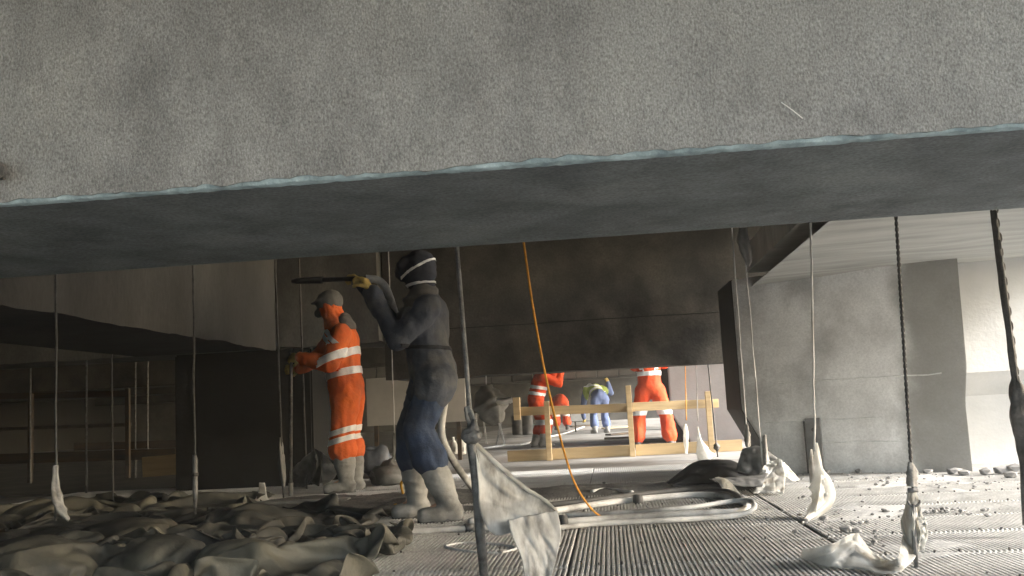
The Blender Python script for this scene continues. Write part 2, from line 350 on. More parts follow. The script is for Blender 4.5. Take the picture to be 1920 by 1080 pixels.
# ---- piers with their feet tapering in at the left
def pier(name, A, B, th, outline, z0, mat_, label, back=None, shade_edges=0):
    """outline: list of (t along A->B in metres, z), front face; extruded back by th"""
    A = Vector((*A, 0)); B = Vector((*B, 0)); d = (B-A).normalized(); nb = Vector((-d.y, d.x, 0))
    root = thing(name, tuple(A + (B-A)*.5 + nb*th*.5), label, 'pier')
    n = len(outline); nb_ = Vector(back) if back else nb
    bm = bmesh.new()
    fr = [bm.verts.new(A + d*t + Vector((0, 0, z))) for t, z in outline]
    bk = [bm.verts.new(A + d*t + nb_*th + Vector((0, 0, z))) for t, z in outline]
    bm.faces.new(fr); bm.faces.new(bk[::-1])
    for i in range(n): bm.faces.new((fr[i], bk[i], bk[(i+1) % n], fr[(i+1) % n]))
    bmesh.ops.recalc_face_normals(bm, faces=bm.faces[:])
    bmesh.ops.bevel(bm, geom=bm.edges[:], offset=.018, segments=2, affect='EDGES')
    mb = MB().bm(bm); mb.obj('pier_shaft', mat_, root)
    if shade_edges:  # thin near-black skin that paints the shade on the left faces
        e = outline[:shade_edges]; v_ = [A + d*(t-.006) + Vector((0, 0, z)) + nb_*k for k in (.012, th-.01) for t, z in e]; n_ = len(e)
        thick_ = mk('painted_shade', v_, [(i, i+1, n_+i+1, n_+i) for i in range(n_-1)], M['side_shade'], root)
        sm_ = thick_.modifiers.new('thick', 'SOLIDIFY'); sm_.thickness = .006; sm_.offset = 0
    return root, A, d, nb
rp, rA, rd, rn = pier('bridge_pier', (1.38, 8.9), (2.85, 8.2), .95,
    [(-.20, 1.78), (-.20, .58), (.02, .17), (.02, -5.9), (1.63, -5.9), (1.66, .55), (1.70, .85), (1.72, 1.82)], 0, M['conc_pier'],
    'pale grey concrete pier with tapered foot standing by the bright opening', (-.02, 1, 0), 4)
# board-marked lifts: thin proud ledges across the face
for z, a, b in ((.46, .0, 1.0), (.265, .35, 1.1), (.80, .15, 1.5)):
    pts = [rA + rd*(a + (b-a)*k/14) - rn*.001 + Vector((0, 0, z + .006*fbm((k*.6, z*9, 0)))) for k in range(15)]
    MB().tube(pts, .006, 5).obj('shutter_line', M['conc'], rp)
pl = thing('steel_plate', tuple(rA + rd*.36), 'narrow steel plate bolted to the foot of the pale pier', 'plate')
q0 = rA + rd*.36 - rn*.02; q1 = rA + rd*.44 - rn*.02
MB().bar(q0 + Vector((0,0,.245)), q0 + rd*.13 + Vector((0,0,.245)), .035, .47, .004).obj('plate', M['steel'], pl)
MB().bar(q0 - rd*.012 + Vector((0,0,.23)), q0 - rd*.0 + Vector((0,0,.23)), .06, .45).obj('edge_flange', M['conc_dark'], pl)
MB().tube([q0 + rd*.07 - rn*.03 + Vector((0,0,.38)), q0 + rd*.07 + rn*.01 + Vector((0,0,.38))], .018, 8).obj('bolt', M['chain'], pl)

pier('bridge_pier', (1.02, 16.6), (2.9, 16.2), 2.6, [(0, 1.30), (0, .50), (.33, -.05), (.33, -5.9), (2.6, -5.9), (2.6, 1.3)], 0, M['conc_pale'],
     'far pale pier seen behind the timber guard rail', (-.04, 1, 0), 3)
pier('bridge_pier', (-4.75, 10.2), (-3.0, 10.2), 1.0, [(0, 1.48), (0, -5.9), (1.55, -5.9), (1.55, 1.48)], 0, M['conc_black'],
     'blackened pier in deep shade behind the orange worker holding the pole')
pier('bridge_pier', (1.9, 25.2), (4.2, 25.0), .9, [(0, 1.7), (0, -5.9), (2.2, -5.9), (2.2, 1.7)], 0, M['conc_pale'],
     'farthest pale pier past the bending worker in blue')

# ---- bright side wall behind the pier, with its stepped plinth
sw = thing('side_wall', (3.9, 8.9, 0), 'bright white side wall with low plinth right of the pale pier', 'wall')
v = []; prof = [(8.62, 1.95), (8.62, .80), (8.86, .60), (8.86, -.1)]
for x in (2.95, 4.5): v += [(x, y, z) for y, z in prof] + [(x, 9.3, -.1), (x, 9.3, 1.95)]
mk('wall_face', v, [(0,1,7,6), (5,0,6,11), (0,5,4,3,2,1), (6,7,8,9,10,11)], M['conc_pale'], sw)
mk('undercut', [v[1], v[2], v[8], v[7]], [(0,1,2,3)], M['conc_pale'], sw)
mk('lower_face', [v[2], v[3], v[9], v[8]], [(0,1,2,3)], M['conc_pale'], sw)

# ---- pale streaked slab over the right-hand bay, and the deck over everything
ss = thing('slab_soffit', (3, 6, 1.69), 'pale streaked slab over the bay in front of the pier', 'slab')
v, f = grid(50, 40, lambda a, b: (1.355 + a*3.0, 3.55 + b*5.6, 1.70 + .10*a*b + .018*fbm((a*2, b*14, 3)) if a > 0 else 1.69))
mk('slab_underside', v, [q[::-1] for q in f], M['soffit_pale'], ss, True)
MB().box((1.36, 3.55, 1.85), (4.34, 9.15, 2.1)).obj('slab_core', M['soffit_pale'], ss)
rf = MB().box((-26, -7.0, 3.0), (4.4, 48, 3.4)).obj('bridge_deck', M['deck_roof'])
tag(rf, 'underside of the bridge deck above the beams', kind='structure')
lw = MB().box((-24.5, 1, -.1), (-24, 48, 3.0)).obj('far_side_wall', M['conc_black']); tag(lw, 'dark wall closing the platform at far left', kind='structure')
ew = MB().box((-24, 46, -.1), (4.4, 46.4, 3.0)).obj('end_wall', M['conc_dark']); tag(ew, 'dark end wall beyond the far beams', kind='structure')

ab = MB().box((-24, 1.6, -.1), (-2.6, 2.1, 3.0)).obj('light_block_wall', M['conc_dark']); tag(ab, 'unseen dark wall added left of the camera to block sky light', kind='structure')  # added out of view to keep sky light off the left
rw = MB().box((4.45, .9, -.1), (4.8, 2.2, 3.0)).obj('light_block_wall', M['conc_dark']); tag(rw, 'unseen dark wall added right of the camera to block side light', kind='structure')  # added out of view to dim the right end of the beam face

# ================================================================ PEOPLE
def blob(mb, p0, p1, r0, r1, side=None, k=1.0, n=14):
    """tapered capsule; k widens it along the side vector"""
    p0 = Vector(p0); p1 = Vector(p1); d = p1-p0; L = d.length
    d = d.normalized() if L > 1e-6 else Vector((0, 0, 1))
    s_ = Vector(side) if side is not None else (d.cross(Vector((.31, .2, .93))))
    s_ = s_ - d*s_.dot(d)
    if s_.length < 1e-4: s_ = d.cross(Vector((1, 0, .1)))
    s_.normalize(); t_ = d.cross(s_); v = []; f = []; rings = []
    for a in (-80, -55, -28, 0): rings.append((p0 + d*(r0*math.sin(math.radians(a))), r0*math.cos(math.radians(a))))
    for a in (0, 28, 55, 80): rings.append((p1 + d*(r1*math.sin(math.radians(a))), r1*math.cos(math.radians(a))))
    for c, r in rings:
        for i in range(n):
            w_ = 2*math.pi*i/n; v.append(c + s_*(r*k*math.cos(w_)) + t_*(r*math.sin(w_)))
    for j in range(len(rings)-1):
        for i in range(n): f.append((j*n+i, j*n+(i+1) % n, (j+1)*n+(i+1) % n, (j+1)*n+i))
    f.append(tuple(range(n-1, -1, -1))); f.append(tuple((len(rings)-1)*n+i for i in range(n)))
    mb.add(v, f)

def fuse(mb, vox=.016, it=6):
    """union of overlapping closed pieces as one smooth continuous surface (world-space verts, faces)"""
    m = bpy.data.meshes.new('tmp'); m.from_pydata([tuple(q) for q in mb.v], [], mb.f); m.update()
    o = bpy.data.objects.new('tmp', m); COL.objects.link(o)
    r = o.modifiers.new('r', 'REMESH'); r.mode = 'VOXEL'; r.voxel_size = vox; r.use_smooth_shade = True
    if it:
        s_ = o.modifiers.new('s', 'SMOOTH'); s_.factor = .5; s_.iterations = it
    dg = bpy.context.evaluated_depsgraph_get(); me = bpy.data.meshes.new_from_object(o.evaluated_get(dg))
    v = [q.co.copy() for q in me.vertices]; nn = [q.normal.copy() for q in me.vertices]; f = [tuple(p.vertices) for p in me.polygons]
    bpy.data.objects.remove(o); bpy.data.meshes.remove(m); bpy.data.meshes.remove(me)
    return v, nn, f

def crease(v, nn, amp, freq, seed=0, tilt=(.5, .5, 1.6)):
    out = []
    for q, n in zip(v, nn):
        p = Vector((q.x*tilt[0], q.y*tilt[1], q.z*tilt[2]))*freq + Vector((seed*7.3, seed*3.1, seed))
        w1 = noise.noise(p*.5 + Vector((9, 1, 4)))
        r_ = 1 - abs(noise.noise(p + Vector((w1, w1, w1))*1.4))*2.2
        r2 = 1 - abs(noise.noise(p*1.9 + Vector((4, w1, 2))))*2.4
        out.append(q + n*(amp*(r_*.8 + r2*.45 + noise.noise(p*3.3)*.3 - .4)))
    return out

def strip(cov, planes, pred, mat_, name, parent, off=.004):
    """a strip of tape lying on a garment: the garment's own surface between two planes, raised a little"""
    v, f = cov; bm = bmesh.new(); bv_ = [bm.verts.new(q) for q in v]
    for q in f:
        c = sum((v[i] for i in q), Vector())/len(q)
        if pred(c): 
            try: bm.faces.new([bv_[i] for i in q])
            except ValueError: pass
    for co, no in planes:
        bmesh.ops.bisect_plane(bm, geom=bm.verts[:]+bm.edges[:]+bm.faces[:], plane_co=co, plane_no=no, clear_outer=True)
    bmesh.ops.delete(bm, geom=[q for q in bm.verts if not q.link_faces], context='VERTS')
    if not bm.faces: bm.free(); return None
    bm.normal_update()
    for q in bm.verts: q.co += q.normal*off
    bm.verts.index_update(); vv = [q.co.copy() for q in bm.verts]; ff = [[q.index for q in k.verts] for k in bm.faces]; bm.free()
    o = mk(name, vv, ff, mat_, parent, True)
    sm = o.modifiers.new('thick', 'SOLIDIFY'); sm.thickness = .003; sm.offset = 1
    return o

def band(cov, c, n, half, pred, mat_, name, parent, off=.004):
    c = Vector(c); n = Vector(n).normalized()
    return strip(cov, [(c+n*half, n), (c-n*half, -n)], pred, mat_, name, parent, off)

def hand(mb, wr, d, palm_n, sc=1.0, curl=55, thumb=1):
    """wr wrist, d direction of the fingers, palm_n the way the palm faces; five fingers curled, thumb from the side of the palm"""
    d = Vector(d).normalized(); pn = Vector(palm_n); pn = (pn - d*pn.dot(d)).normalized(); sd_ = d.cross(pn)*thumb
    wr = Vector(wr)
    for o_ in (-.028, 0, .028): blob(mb, wr + d*.01*sc + sd_*o_*.7*sc, wr + d*.085*sc + sd_*o_*sc, .017*sc, .016*sc)
    for i, L in enumerate((.070, .080, .075, .058)):
        p = wr + d*.088*sc + sd_*((.033-.022*i)*sc); a = 0; q = d
        for j, fr in enumerate((.45, .32, .23)):
            a += math.radians(curl*(.7 if j == 0 else 1)); q = d*math.cos(a) + pn*math.sin(a)
            e = p + q*(L*fr*sc*1.15); blob(mb, p, e, .0105*sc, .0095*sc, n=8); p = e
    p = wr + d*.03*sc + sd_*.035*sc
    q1 = (d*.55 + sd_*.6 + pn*.55).normalized(); e = p + q1*.042*sc; blob(mb, p, e, .014*sc, .012*sc, n=8)
    q2 = (d*.5 + sd_*-.1 + pn*.85).normalized(); blob(mb, e, e + q2*.038*sc, .0115*sc, .010*sc, n=8)

def lerp(a, b, t): return Vector(a)*(1-t) + Vector(b)*t

def person(J, label, cov_mat, leg_mat, boot_mat, glove_mat, bulk=1.0, vox=.016, face=None, boots=True, seed=0, hooded=True, hand_curl=60, palm=None, boot_top=.42, tr_split=False):
    """J: world-space joints. Returns (root, coverall verts/faces)"""
    for k_ in list(J): J[k_] = Vector(J[k_])
    base = (J['anL']+J['anR'])/2; base.z = 0
    root = thing('person', base, label, 'person')
    lat = (J['shR']-J['shL']).normalized(); fwd = Vector(face or (0, -1, 0)).normalized()
    B = bulk
    def trunk(mb, g):
        blob(mb, J['pelvis'], J['waist'], .135*g, .125*g, lat, 1.22); blob(mb, J['waist'], J['chest'], .125*g, .135*g, lat, 1.22)
        blob(mb, J['chest'], lerp(J['chest'], J['neck'], .6), .135*g, .085*g, lat, 1.3)
        blob(mb, lerp(J['shL'], J['shR'], .12), lerp(J['shL'], J['shR'], .88), .075*g, .075*g); blob(mb, lerp(J['chest'], J['neck'], .5), J['neck'], .08*g, .065*g)
        for s_ in 'LR':
            blob(mb, J['pelvis'], J['hip'+s_], .125*g, .115*g); blob(mb, J['sh'+s_], J['el'+s_], .078*g, .064*g); blob(mb, J['el'+s_], J['wr'+s_], .062*g, .05*g)
    def legs(mb, g, low=1.0):
        for s_ in 'LR':
            blob(mb, J['hip'+s_], J['kn'+s_], .112*g, .085*g); blob(mb, J['kn'+s_], lerp(J['kn'+s_], J['an'+s_], low), .088*g, (.106 if low < .99 else .078)*g)
    # the body itself, with head and face
    mb = MB(); trunk(mb, .74); legs(mb, .66)
    h = J['head']; upv = (h-J['neck']).normalized(); side = fwd.cross(upv).normalized(); fw = upv.cross(side)*-1
    fw = fwd
    blob(mb, J['neck'], h, .05, .055); blob(mb, h+upv*.035-fw*.012, h+upv*.03+fw*.01, .088, .084, side, .88)
    blob(mb, h-upv*.045+fw*.03, h-upv*.075+fw*.05, .062, .042, side, 1.0)
    blob(mb, h+fw*.085+upv*.012, h+fw*.108-upv*.028, .010, .015, n=8)                      # nose
    blob(mb, h+fw*.078-side*.032+upv*.03, h+fw*.078+side*.032+upv*.03, .014, .014, n=8)     # brow
    blob(mb, h+fw*.085-side*.018-upv*.058, h+fw*.085+side*.018-upv*.058, .010, .010, n=8)   # mouth
    for s_ in (-1, 1): blob(mb, h+side*s_*.078-upv*.02, h+side*s_*.082+upv*.02, .016, .018, n=8)  # ears
    for s_ in 'LR': blob(mb, J['an'+s_], J['toe'+s_], .045, .035)
    v, nn, f = fuse(mb, max(vox*.8, .012), 2); body = mk('body', v, f, M['skin'], root, True)
    for s_ in (-1, 1):
        e = MB(); blob(e, h+fw*.080+side*s_*.031+upv*.008, h+fw*.081+side*s_*.031+upv*.008, .010, .010, n=8); e.obj('eye', M['strap'], body, True)
    # clothing
    low = boot_top + .07
    mb = MB(); trunk(mb, B)
    if not tr_split: legs(mb, B, low)
    else:
        for s_ in 'LR': blob(mb, J['hip'+s_], lerp(J['hip'+s_], J['kn'+s_], .2), .124*B, .116*B)
    v, nn, f = fuse(mb, vox, 5); v = crease(v, nn, .013, 5.0, seed, (1.3, 1.0, .8))
    co = mk('jacket' if tr_split else 'coverall', v, f, cov_mat, root, True); cov = (v, f)
    if tr_split:
        mb = MB(); legs(mb, B*.95, low)
        for s_ in 'LR': blob(mb, J['pelvis'], J['hip'+s_], .118*B, .112*B)
        v2, n2, f2 = fuse(mb, vox, 4); v2 = crease(v2, n2, .011, 5.0, seed+3, (1.5, 1.2, .7)); mk('trousers', v2, f2, leg_mat, root, True); cov = (v, f, v2, f2)
    for s_ in 'LR':
        an, kn, toe = J['an'+s_], J['kn'+s_], J['toe'+s_]
        if boots:
            mb = MB(); top = lerp(kn, an, boot_top); fd = (toe-an); fd.z = 0; fd.normalize()
            blob(mb, lerp(top, an, .06), lerp(top, an, .22), .050*B, .080*B); blob(mb, lerp(top, an, .22), lerp(top, an, .5), .082*B, .078*B); blob(mb, lerp(top, an, .5), an, .080*B, .066)
            heel = Vector((an.x, an.y, .045)) - fd*.035; tip = Vector((toe.x, toe.y, .045))
            blob(mb, an, heel+Vector((0, 0, .02)), .066, .056); blob(mb, heel, lerp(heel, tip, .55), .052, .055, fd.cross(Vector((0,0,1))), 1.0)
            blob(mb, lerp(heel, tip, .5), tip, .060, .055, fd.cross(Vector((0, 0, 1))), 1.12); blob(mb, an, lerp(heel, tip, .5)+Vector((0,0,.02)), .055, .05)
            v_, n_, f_ = fuse(mb, vox*.8, 5); v_ = crease(v_, n_, .006, 9, seed+5)
            v_ = [Vector((q.x, q.y, max(q.z, .006))) for q in v_]
            bo_ = mk('boot', v_, f_, boot_mat, root, True)
            so_ = MB(); 
            pts = []
            for a in range(20):
                t_ = 2*math.pi*a/20; ex = math.cos(t_); ey = math.sin(t_); c_ = lerp(heel, tip, .5); Lh = (tip-heel).length/2+.05
                pts.append(c_ + fd*(ex*Lh) + fd.cross(Vector((0,0,1)))*(ey*.052*(1.1 if ex > 0 else .95)))
            so_.add([Vector((p.x, p.y, 0.0)) for p in pts] + [Vector((p.x, p.y, .028)) for p in pts], [tuple(range(19, -1, -1)), tuple(range(20, 40))] + [(a, (a+1) % 20, 20+(a+1) % 20, 20+a) for a in range(20)])
            so_.obj('sole', M['boot_dark'], bo_)
        mb = MB(); wr = J['wr'+s_]; d_ = J.get('fd'+s_); d_ = d_ if d_ is not None else (wr-J['el'+s_])
        pn = J.get('pn'+s_); pn = pn if pn is not None else fwd
        hand(mb, wr, d_, pn, 1.12, hand_curl, 1 if s_ == 'L' else -1)
        blob(mb, wr - Vector(d_).normalized()*.05, wr + Vector(d_).normalized()*.02, .04, .036)
        v_, n_, f_ = fuse(mb, .0075 if vox < .02 else .011, 2); mk('glove', v_, f_, glove_mat, root, True)
    return root, cov

def nothing(c): return True

# ---- the orange worker with the pole (faces left)
Yo = 9.05
def o(px, py, dy=0): return P(px, py, Yo+dy)
J = dict(head=o(615,574), neck=o(627,606), chest=o(639,640), waist=o(644,690), pelvis=o(649,727),
    shL=o(640,627,-.22), elL=o(618,682,-.28), wrL=o(566,672,-.22), shR=o(634,627,.19), elR=o(600,668,.24), wrR=o(562,690,.1),
    hipL=o(648,745,-.1), knL=o(641,818,-.11), anL=o(650,900,-.1), toeL=o(617,918,-.12),
    hipR=o(656,745,.1), knR=o(655,816,.12), anR=o(668,896,.12), toeR=o(636,912,.12),
    fdL=(-1, .0, .15), pnL=(0, .8, -.3), fdR=(-1, -.1, -.1), pnR=(0, -.8, 0))
for k_ in ('anL', 'anR'): J[k_].z = .10
for k_ in ('toeL', 'toeR'): J[k_].z = .05
po, cov = person(J, 'worker in orange coverall with silver tape holding an upright pole', M['orange'], None, M['boot'], M['glove'], 1.30, .015, (-1, .15, -.1), seed=1, boot_top=.22)
tx = o(644, 680)
def near_torso(c): return c.x > o(604,680).x and c.z > .75
n1 = (o(672,655)-o(612,682)).normalized(); up1 = Vector((-n1.z, 0, n1.x))
def trunk_only(c):
    a = c - J['chest']; 
    el = (c - J['elL']).length; wr_ = (c-J['wrL']).length
    return c.x > o(600,680).x + .0 and wr_ > .22
band(cov, o(640,672), up1, .036, trunk_only, M['reflect'], 'reflective_strip', po)
n2 = (o(674,693)-o(610,708)).normalized(); band(cov, o(642,701), Vector((-n2.z, 0, n2.x)), .036, lambda c: trunk_only(c) and (c-J['elL']).length > .12, M['reflect'], 'reflective_strip', po, .006)
for px in (628, 645):
    c0 = o(px, 645); n3 = (o(px+14, 660)-o(px-9, 640)).normalized(); nn_ = Vector((-n3.z, 0, n3.x))
    band(cov, c0, nn_, .022, lambda c, q=px: o(600,640).z-.06 < c.z < o(640,630).z+.06 and c.y < Yo-.05 and c.x > o(604,650).x, M['reflect'], 'reflective_strip', po, .006)
for s_ in 'LR':
    k0 = J['kn'+s_]; ax = (J['an'+s_]-J['hip'+s_]).normalized()
    for dz in (-.035, .045): band(cov, k0+Vector((0, 0, dz)), Vector((-.25, 0, 1)), .026, lambda c, q=k0: (c-q).length < .24 and (c.y < Yo if q is J['knL'] else c.y >= Yo), M['reflect'], 'reflective_strip', po)
# hood with peak, collar, mask
mb = MB(); h = J['head']
blob(mb, h+V((.015, 0, .02)), h+V((.03, 0, -.04)), .112, .108, (0,1,0), .95); blob(mb, h+V((.03, 0, -.04)), J['neck']+V((.02, 0, -.03)), .10, .115)
v, nn, f = fuse(mb, .012, 3); v = crease(v, nn, .010, 9, 4, (1.6, 1.0, .6)); mk('hood', v, f, M['orange'], po, True)
mb = MB(); blob(mb, J['neck']+V((.10, 0, .03)), J['neck']+V((.13, 0, -.05)), .065, .08, (0,1,0), 1.6)
v, nn, f = fuse(mb, .012, 3); v = crease(v, nn, .008, 11, 6); mk('collar', v, f, M['cape'], po, True)
mb = MB(); blob(mb, h+V((-.05, -.03, .055)), h+V((-.15, -.03, .03)), .026, .012, (0,1,0), 3.2); blob(mb, h+V((.0,0,.035)), h+V((.03,0,.045)), .118, .121, (0,1,0), .95)
v, nn, f = fuse(mb, .012, 3); v = [q for q in v]; mk('peaked_cap', v, f, M['cap'], po, True)
mb = MB(); blob(mb, h+V((-.07, 0, -.05)), h+V((-.095, 0, -.065)), .058, .045)
v, nn, f = fuse(mb, .012, 3); mk('dust_mask', v, f, M['mask'], po, True)
# pole
ph = J['wrL'] + V((-.115, .035, 0)); pb = o(545, 915, -.2); pb.z = 0
dirp = (ph-pb).normalized()
pole = thing('pole', pb, 'long thin pole held upright by the orange worker', 'pole')
MB().tube([pb + V((0,0,.004)), pb + dirp*(ph-pb).length, ph + dirp*.10], .016, 10).obj('shaft', M['rod'], pole, True)
MB().tube([pb, pb+dirp*.12], [.02, .024], 10).obj('ferrule', M['steel'], pole, True)

# ---- the navy worker with the blasting lance (faces left, knees bent)
Yb = 6.33
def b(px, py, dy=0): return P(px, py, Yb+dy)
J = dict(head=b(783,508), neck=b(793,548), chest=b(798,590), waist=b(800,648), pelvis=b(812,694),
    shL=b(801,577,-.19), elL=b(746,638,-.24), wrL=b(696,547,-.12), shR=b(790,574,.19), elR=b(742,622,.26), wrR=b(684,536,.12),
    hipL=b(818,715,-.1), knL=b(782,806,-.13), anL=b(842,930,-.13), toeL=b(797,965,-.16),
    hipR=b(806,715,.1), knR=b(770,804,.13), anR=b(782,925,.16), toeR=b(748,960,.14),
    fdL=(-.45, .1, .85), pnL=(-.7, .1, -.5), fdR=(-.6, .05, .6), pnR=(-.7, 0, -.6))
for k_ in ('anL', 'anR'): J[k_].z = .11
for k_ in ('toeL', 'toeR'): J[k_].z = .05
pbm, cov = person(J, 'worker in dusty navy overalls and dark hood raising a blasting lance', M['navy'], M['jeans'], M['boot'], M['glove'], 1.15, .014, (-1, .1, .1), seed=2, boot_top=.34, tr_split=True)
band((cov[0], cov[1]), b(800,653), Vector((.08, 0, 1)), .012, lambda c: (c-J['waist']).length < .32, M['hood'], 'waist_seam', pbm, .003)
mb = MB(); h = J['head']
blob(mb, h+V((.015, 0, .035)), h+V((.02, 0, -.02)), .112, .11, (0,1,0), .95); blob(mb, h+V((.0, 0, 0)), J['neck']+V((.005, 0, 0)), .105, .085)
blob(mb, h+V((-.08, 0, .02)), h+V((-.10, 0, -.01)), .065, .06); blob(mb, h+V((-.07,-.05,.06)), h+V((-.1,-.05,.04)), .04, .035)
v, nn, f = fuse(mb, .012, 4); v = crease(v, nn, .006, 12, 9); mk('hood', v, f, M['hood'], pbm, True); hc = (v, f)
q = (b(810,490)-b(758,521)); band(hc, b(784,505), Vector((-q.z, 0, q.x)), .008, lambda c: c.y < Yb+.02 and c.x > b(756,520).x, M['strap'], 'strap', pbm, .005)
q = (b(806,531)-b(760,538)); band(hc, b(783,534), Vector((-q.z, 0, q.x)), .008, lambda c: c.y < Yb+.02 and c.x > b(757,520).x, M['strap'], 'strap', pbm, .005)
mb = MB(); blob(mb, J['neck']+V((.01,0,-.02)), lerp(J['neck'],J['chest'],.4), .10, .14, (0,1,0), 1.25); v, nn, f = fuse(mb, .014, 3); v = crease(v, nn, .008, 9, 3); mk('shoulder_cape', v, f, M['cape'], pbm, True)
# lance: nozzle, pipe, hose tail
la = lerp(J['wrL'], J['wrR'], .5) + V((-.09, 0, .075)); ln = P(548, 527, 6.42)
lance = thing('blasting_lance', (la+ln)/2, 'dark blasting lance held up in the gloved hands of the navy worker', 'lance')
dl = (ln-la).normalized()
MB().tube([la - dl*.1, la+dl*.02, lerp(la, ln, .55)], .017, 10).obj('pipe', M['black_pipe'], lance, True)
MB().tube([lerp(la, ln, .5), lerp(la, ln, .55), lerp(la, ln, .9), ln], [.026, .026, .022, .016], 10).obj('nozzle', M['black_pipe'], lance, True)
MB().tube(spline([la-dl*.08, la-dl*.2+V((0,.1,-.05)), J['elR']+V((.03,.18,-.05)), J['hipR']+V((.05,.2,-.05)), J['knR']+V((.2,.12,-.1)), G(905,935,.05), G(960,950,.035)], 10), .026, 10).obj('tail_hose', M['hose'], lance, True)

# ---- far workers, posed in local metres (x forward, y left, z up) and set down on the platform
def local(loc, ang, d):
    c, s_ = math.cos(ang), math.sin(ang)
    return {k: Vector((loc.x + x*c - y*s_, loc.y + x*s_ + y*c, z)) for k, (x, y, z) in d.items()}
def dirs(ang, d):
    c, s_ = math.cos(ang), math.sin(ang); return {k: Vector((x*c - y*s_, x*s_ + y*c, z)) for k, (x, y, z) in d.items()}
# right far worker, seen from behind, legs apart, arms up
loc = G(1226, 838); ang = math.radians(85)
J = local(loc, ang, dict(head=(.10,0,1.62), neck=(.04,0,1.46), chest=(.02,0,1.28), waist=(0,0,1.08), pelvis=(0,0,.95), shL=(.02,.2,1.38), elL=(.26,.24,1.28), wrL=(.46,.16,1.46),
    shR=(.02,-.2,1.38), elR=(.26,-.24,1.28), wrR=(.46,-.16,1.46), hipL=(0,.11,.88), knL=(.05,.2,.48), anL=(0,.25,.10), toeL=(.16,.27,.05), hipR=(0,-.11,.88), knR=(.05,-.22,.48), anR=(0,-.27,.10), toeR=(.16,-.29,.05)))
pr, cov = person(J, 'far orange worker standing astride behind the timber guard rail', M['orange_far'], None, M['boot_dark'], M['glove'], 1.16, .02, (0, 1, .3), seed=6, boot_top=.75)
for z in (1.30, 1.15): band(cov, loc+V((0, 0, z)), (0, 0, 1), .035, lambda c: abs(c.x-loc.x) < .27, M['reflect'], 'reflective_strip', pr, .006)
for dx in (-.13, .13): band(cov, loc+V((dx, 0, 1.3)), (1, 0, .25 if dx < 0 else -.25), .03, lambda c: c.z > 1.2 and c.y < loc.y+.02, M['reflect'], 'reflective_strip', pr, .006)
for s_ in 'LR': band(cov, J['kn'+s_]+V((0,0,.06)), (0, 0, 1), .04, lambda c, q=J['kn'+s_]: (c-q).length < .25, M['reflect'], 'reflective_strip', pr, .006)
mb = MB(); blob(mb, J['head']+V((0,0,.05)), J['head']+V((0,0,.09)), .125, .11); v, nn, f = fuse(mb, .015, 2); mk('hard_hat', v, f, M['can'], pr, True)
# left far worker, arms raised to the beam
loc = G(1013, 838); ang = math.radians(20)
J = local(loc, ang, dict(head=(.16,0,1.44), neck=(.10,0,1.32), chest=(.06,0,1.16), waist=(.0,0,.98), pelvis=(-.04,0,.86), shL=(.08,.2,1.26), elL=(.34,.24,1.20), wrL=(.44,.16,1.42),
    shR=(.08,-.2,1.26), elR=(.34,-.26,1.12), wrR=(.42,-.2,1.36), hipL=(-.03,.11,.80), knL=(.10,.14,.44), anL=(-.05,.16,.10), toeL=(.1,.18,.05), hipR=(-.03,-.11,.80), knR=(.12,-.14,.44), anR=(.0,-.2,.10), toeR=(.16,-.22,.05)))
pL, cov = person(J, 'far orange worker reaching up beside the yellow rope', M['orange_far'], None, M['boot'], M['glove'], 1.12, .02, (.9, .3, .4), seed=8, boot_top=.4)
for z in (1.08, .96): band(cov, loc+V((0, 0, z)), (.2, 0, 1), .03, lambda c: (c.xy-loc.xy).length < .3, M['reflect'], 'reflective_strip', pL, .006)
for s_ in 'LR': band(cov, J['kn'+s_], (0, 0, 1), .05, lambda c, q=J['kn'+s_]: (c-q).length < .25, M['reflect'], 'reflective_strip', pL, .006)
mb = MB(); blob(mb, J['head']+V((0,0,.04)), J['head']+V((0,0,.08)), .125, .11); blob(mb, J['head'], J['neck'], .11, .10); v, nn, f = fuse(mb, .015, 2); mk('hood', v, f, M['orange_far'], pL, True)
# bending orange worker farther back
loc = G(1054, 806); ang = math.radians(100)
BEND = dict(head=(.62,0,.82), neck=(.50,0,.92), chest=(.36,0,.95), waist=(.14,0,.98), pelvis=(-.08,0,.92), shL=(.44,.2,.92), elL=(.5,.28,.62), wrL=(.58,.22,.4), shR=(.44,-.2,.92), elR=(.5,-.28,.62), wrR=(.58,-.2,.4),
    hipL=(-.06,.11,.85), knL=(.06,.15,.46), anL=(-.04,.17,.10), toeL=(.12,.18,.05), hipR=(-.06,-.11,.85), knR=(.06,-.15,.46), anR=(-.04,-.17,.10), toeR=(.12,-.18,.05))
J = local(loc, ang, BEND)
pd, cov = person(J, 'far orange worker bending over with back turned, between the rope and the rail', M['orange_far'], None, M['boot_dark'], M['glove'], 1.25, .022, (-.2, 1, -.6), seed=9, boot_top=.6)
for s_ in 'LR': band(cov, J['kn'+s_], (0, 0, 1), .04, lambda c, q=J['kn'+s_]: (c-q).length < .25, M['reflect'], 'reflective_strip', pd, .006)
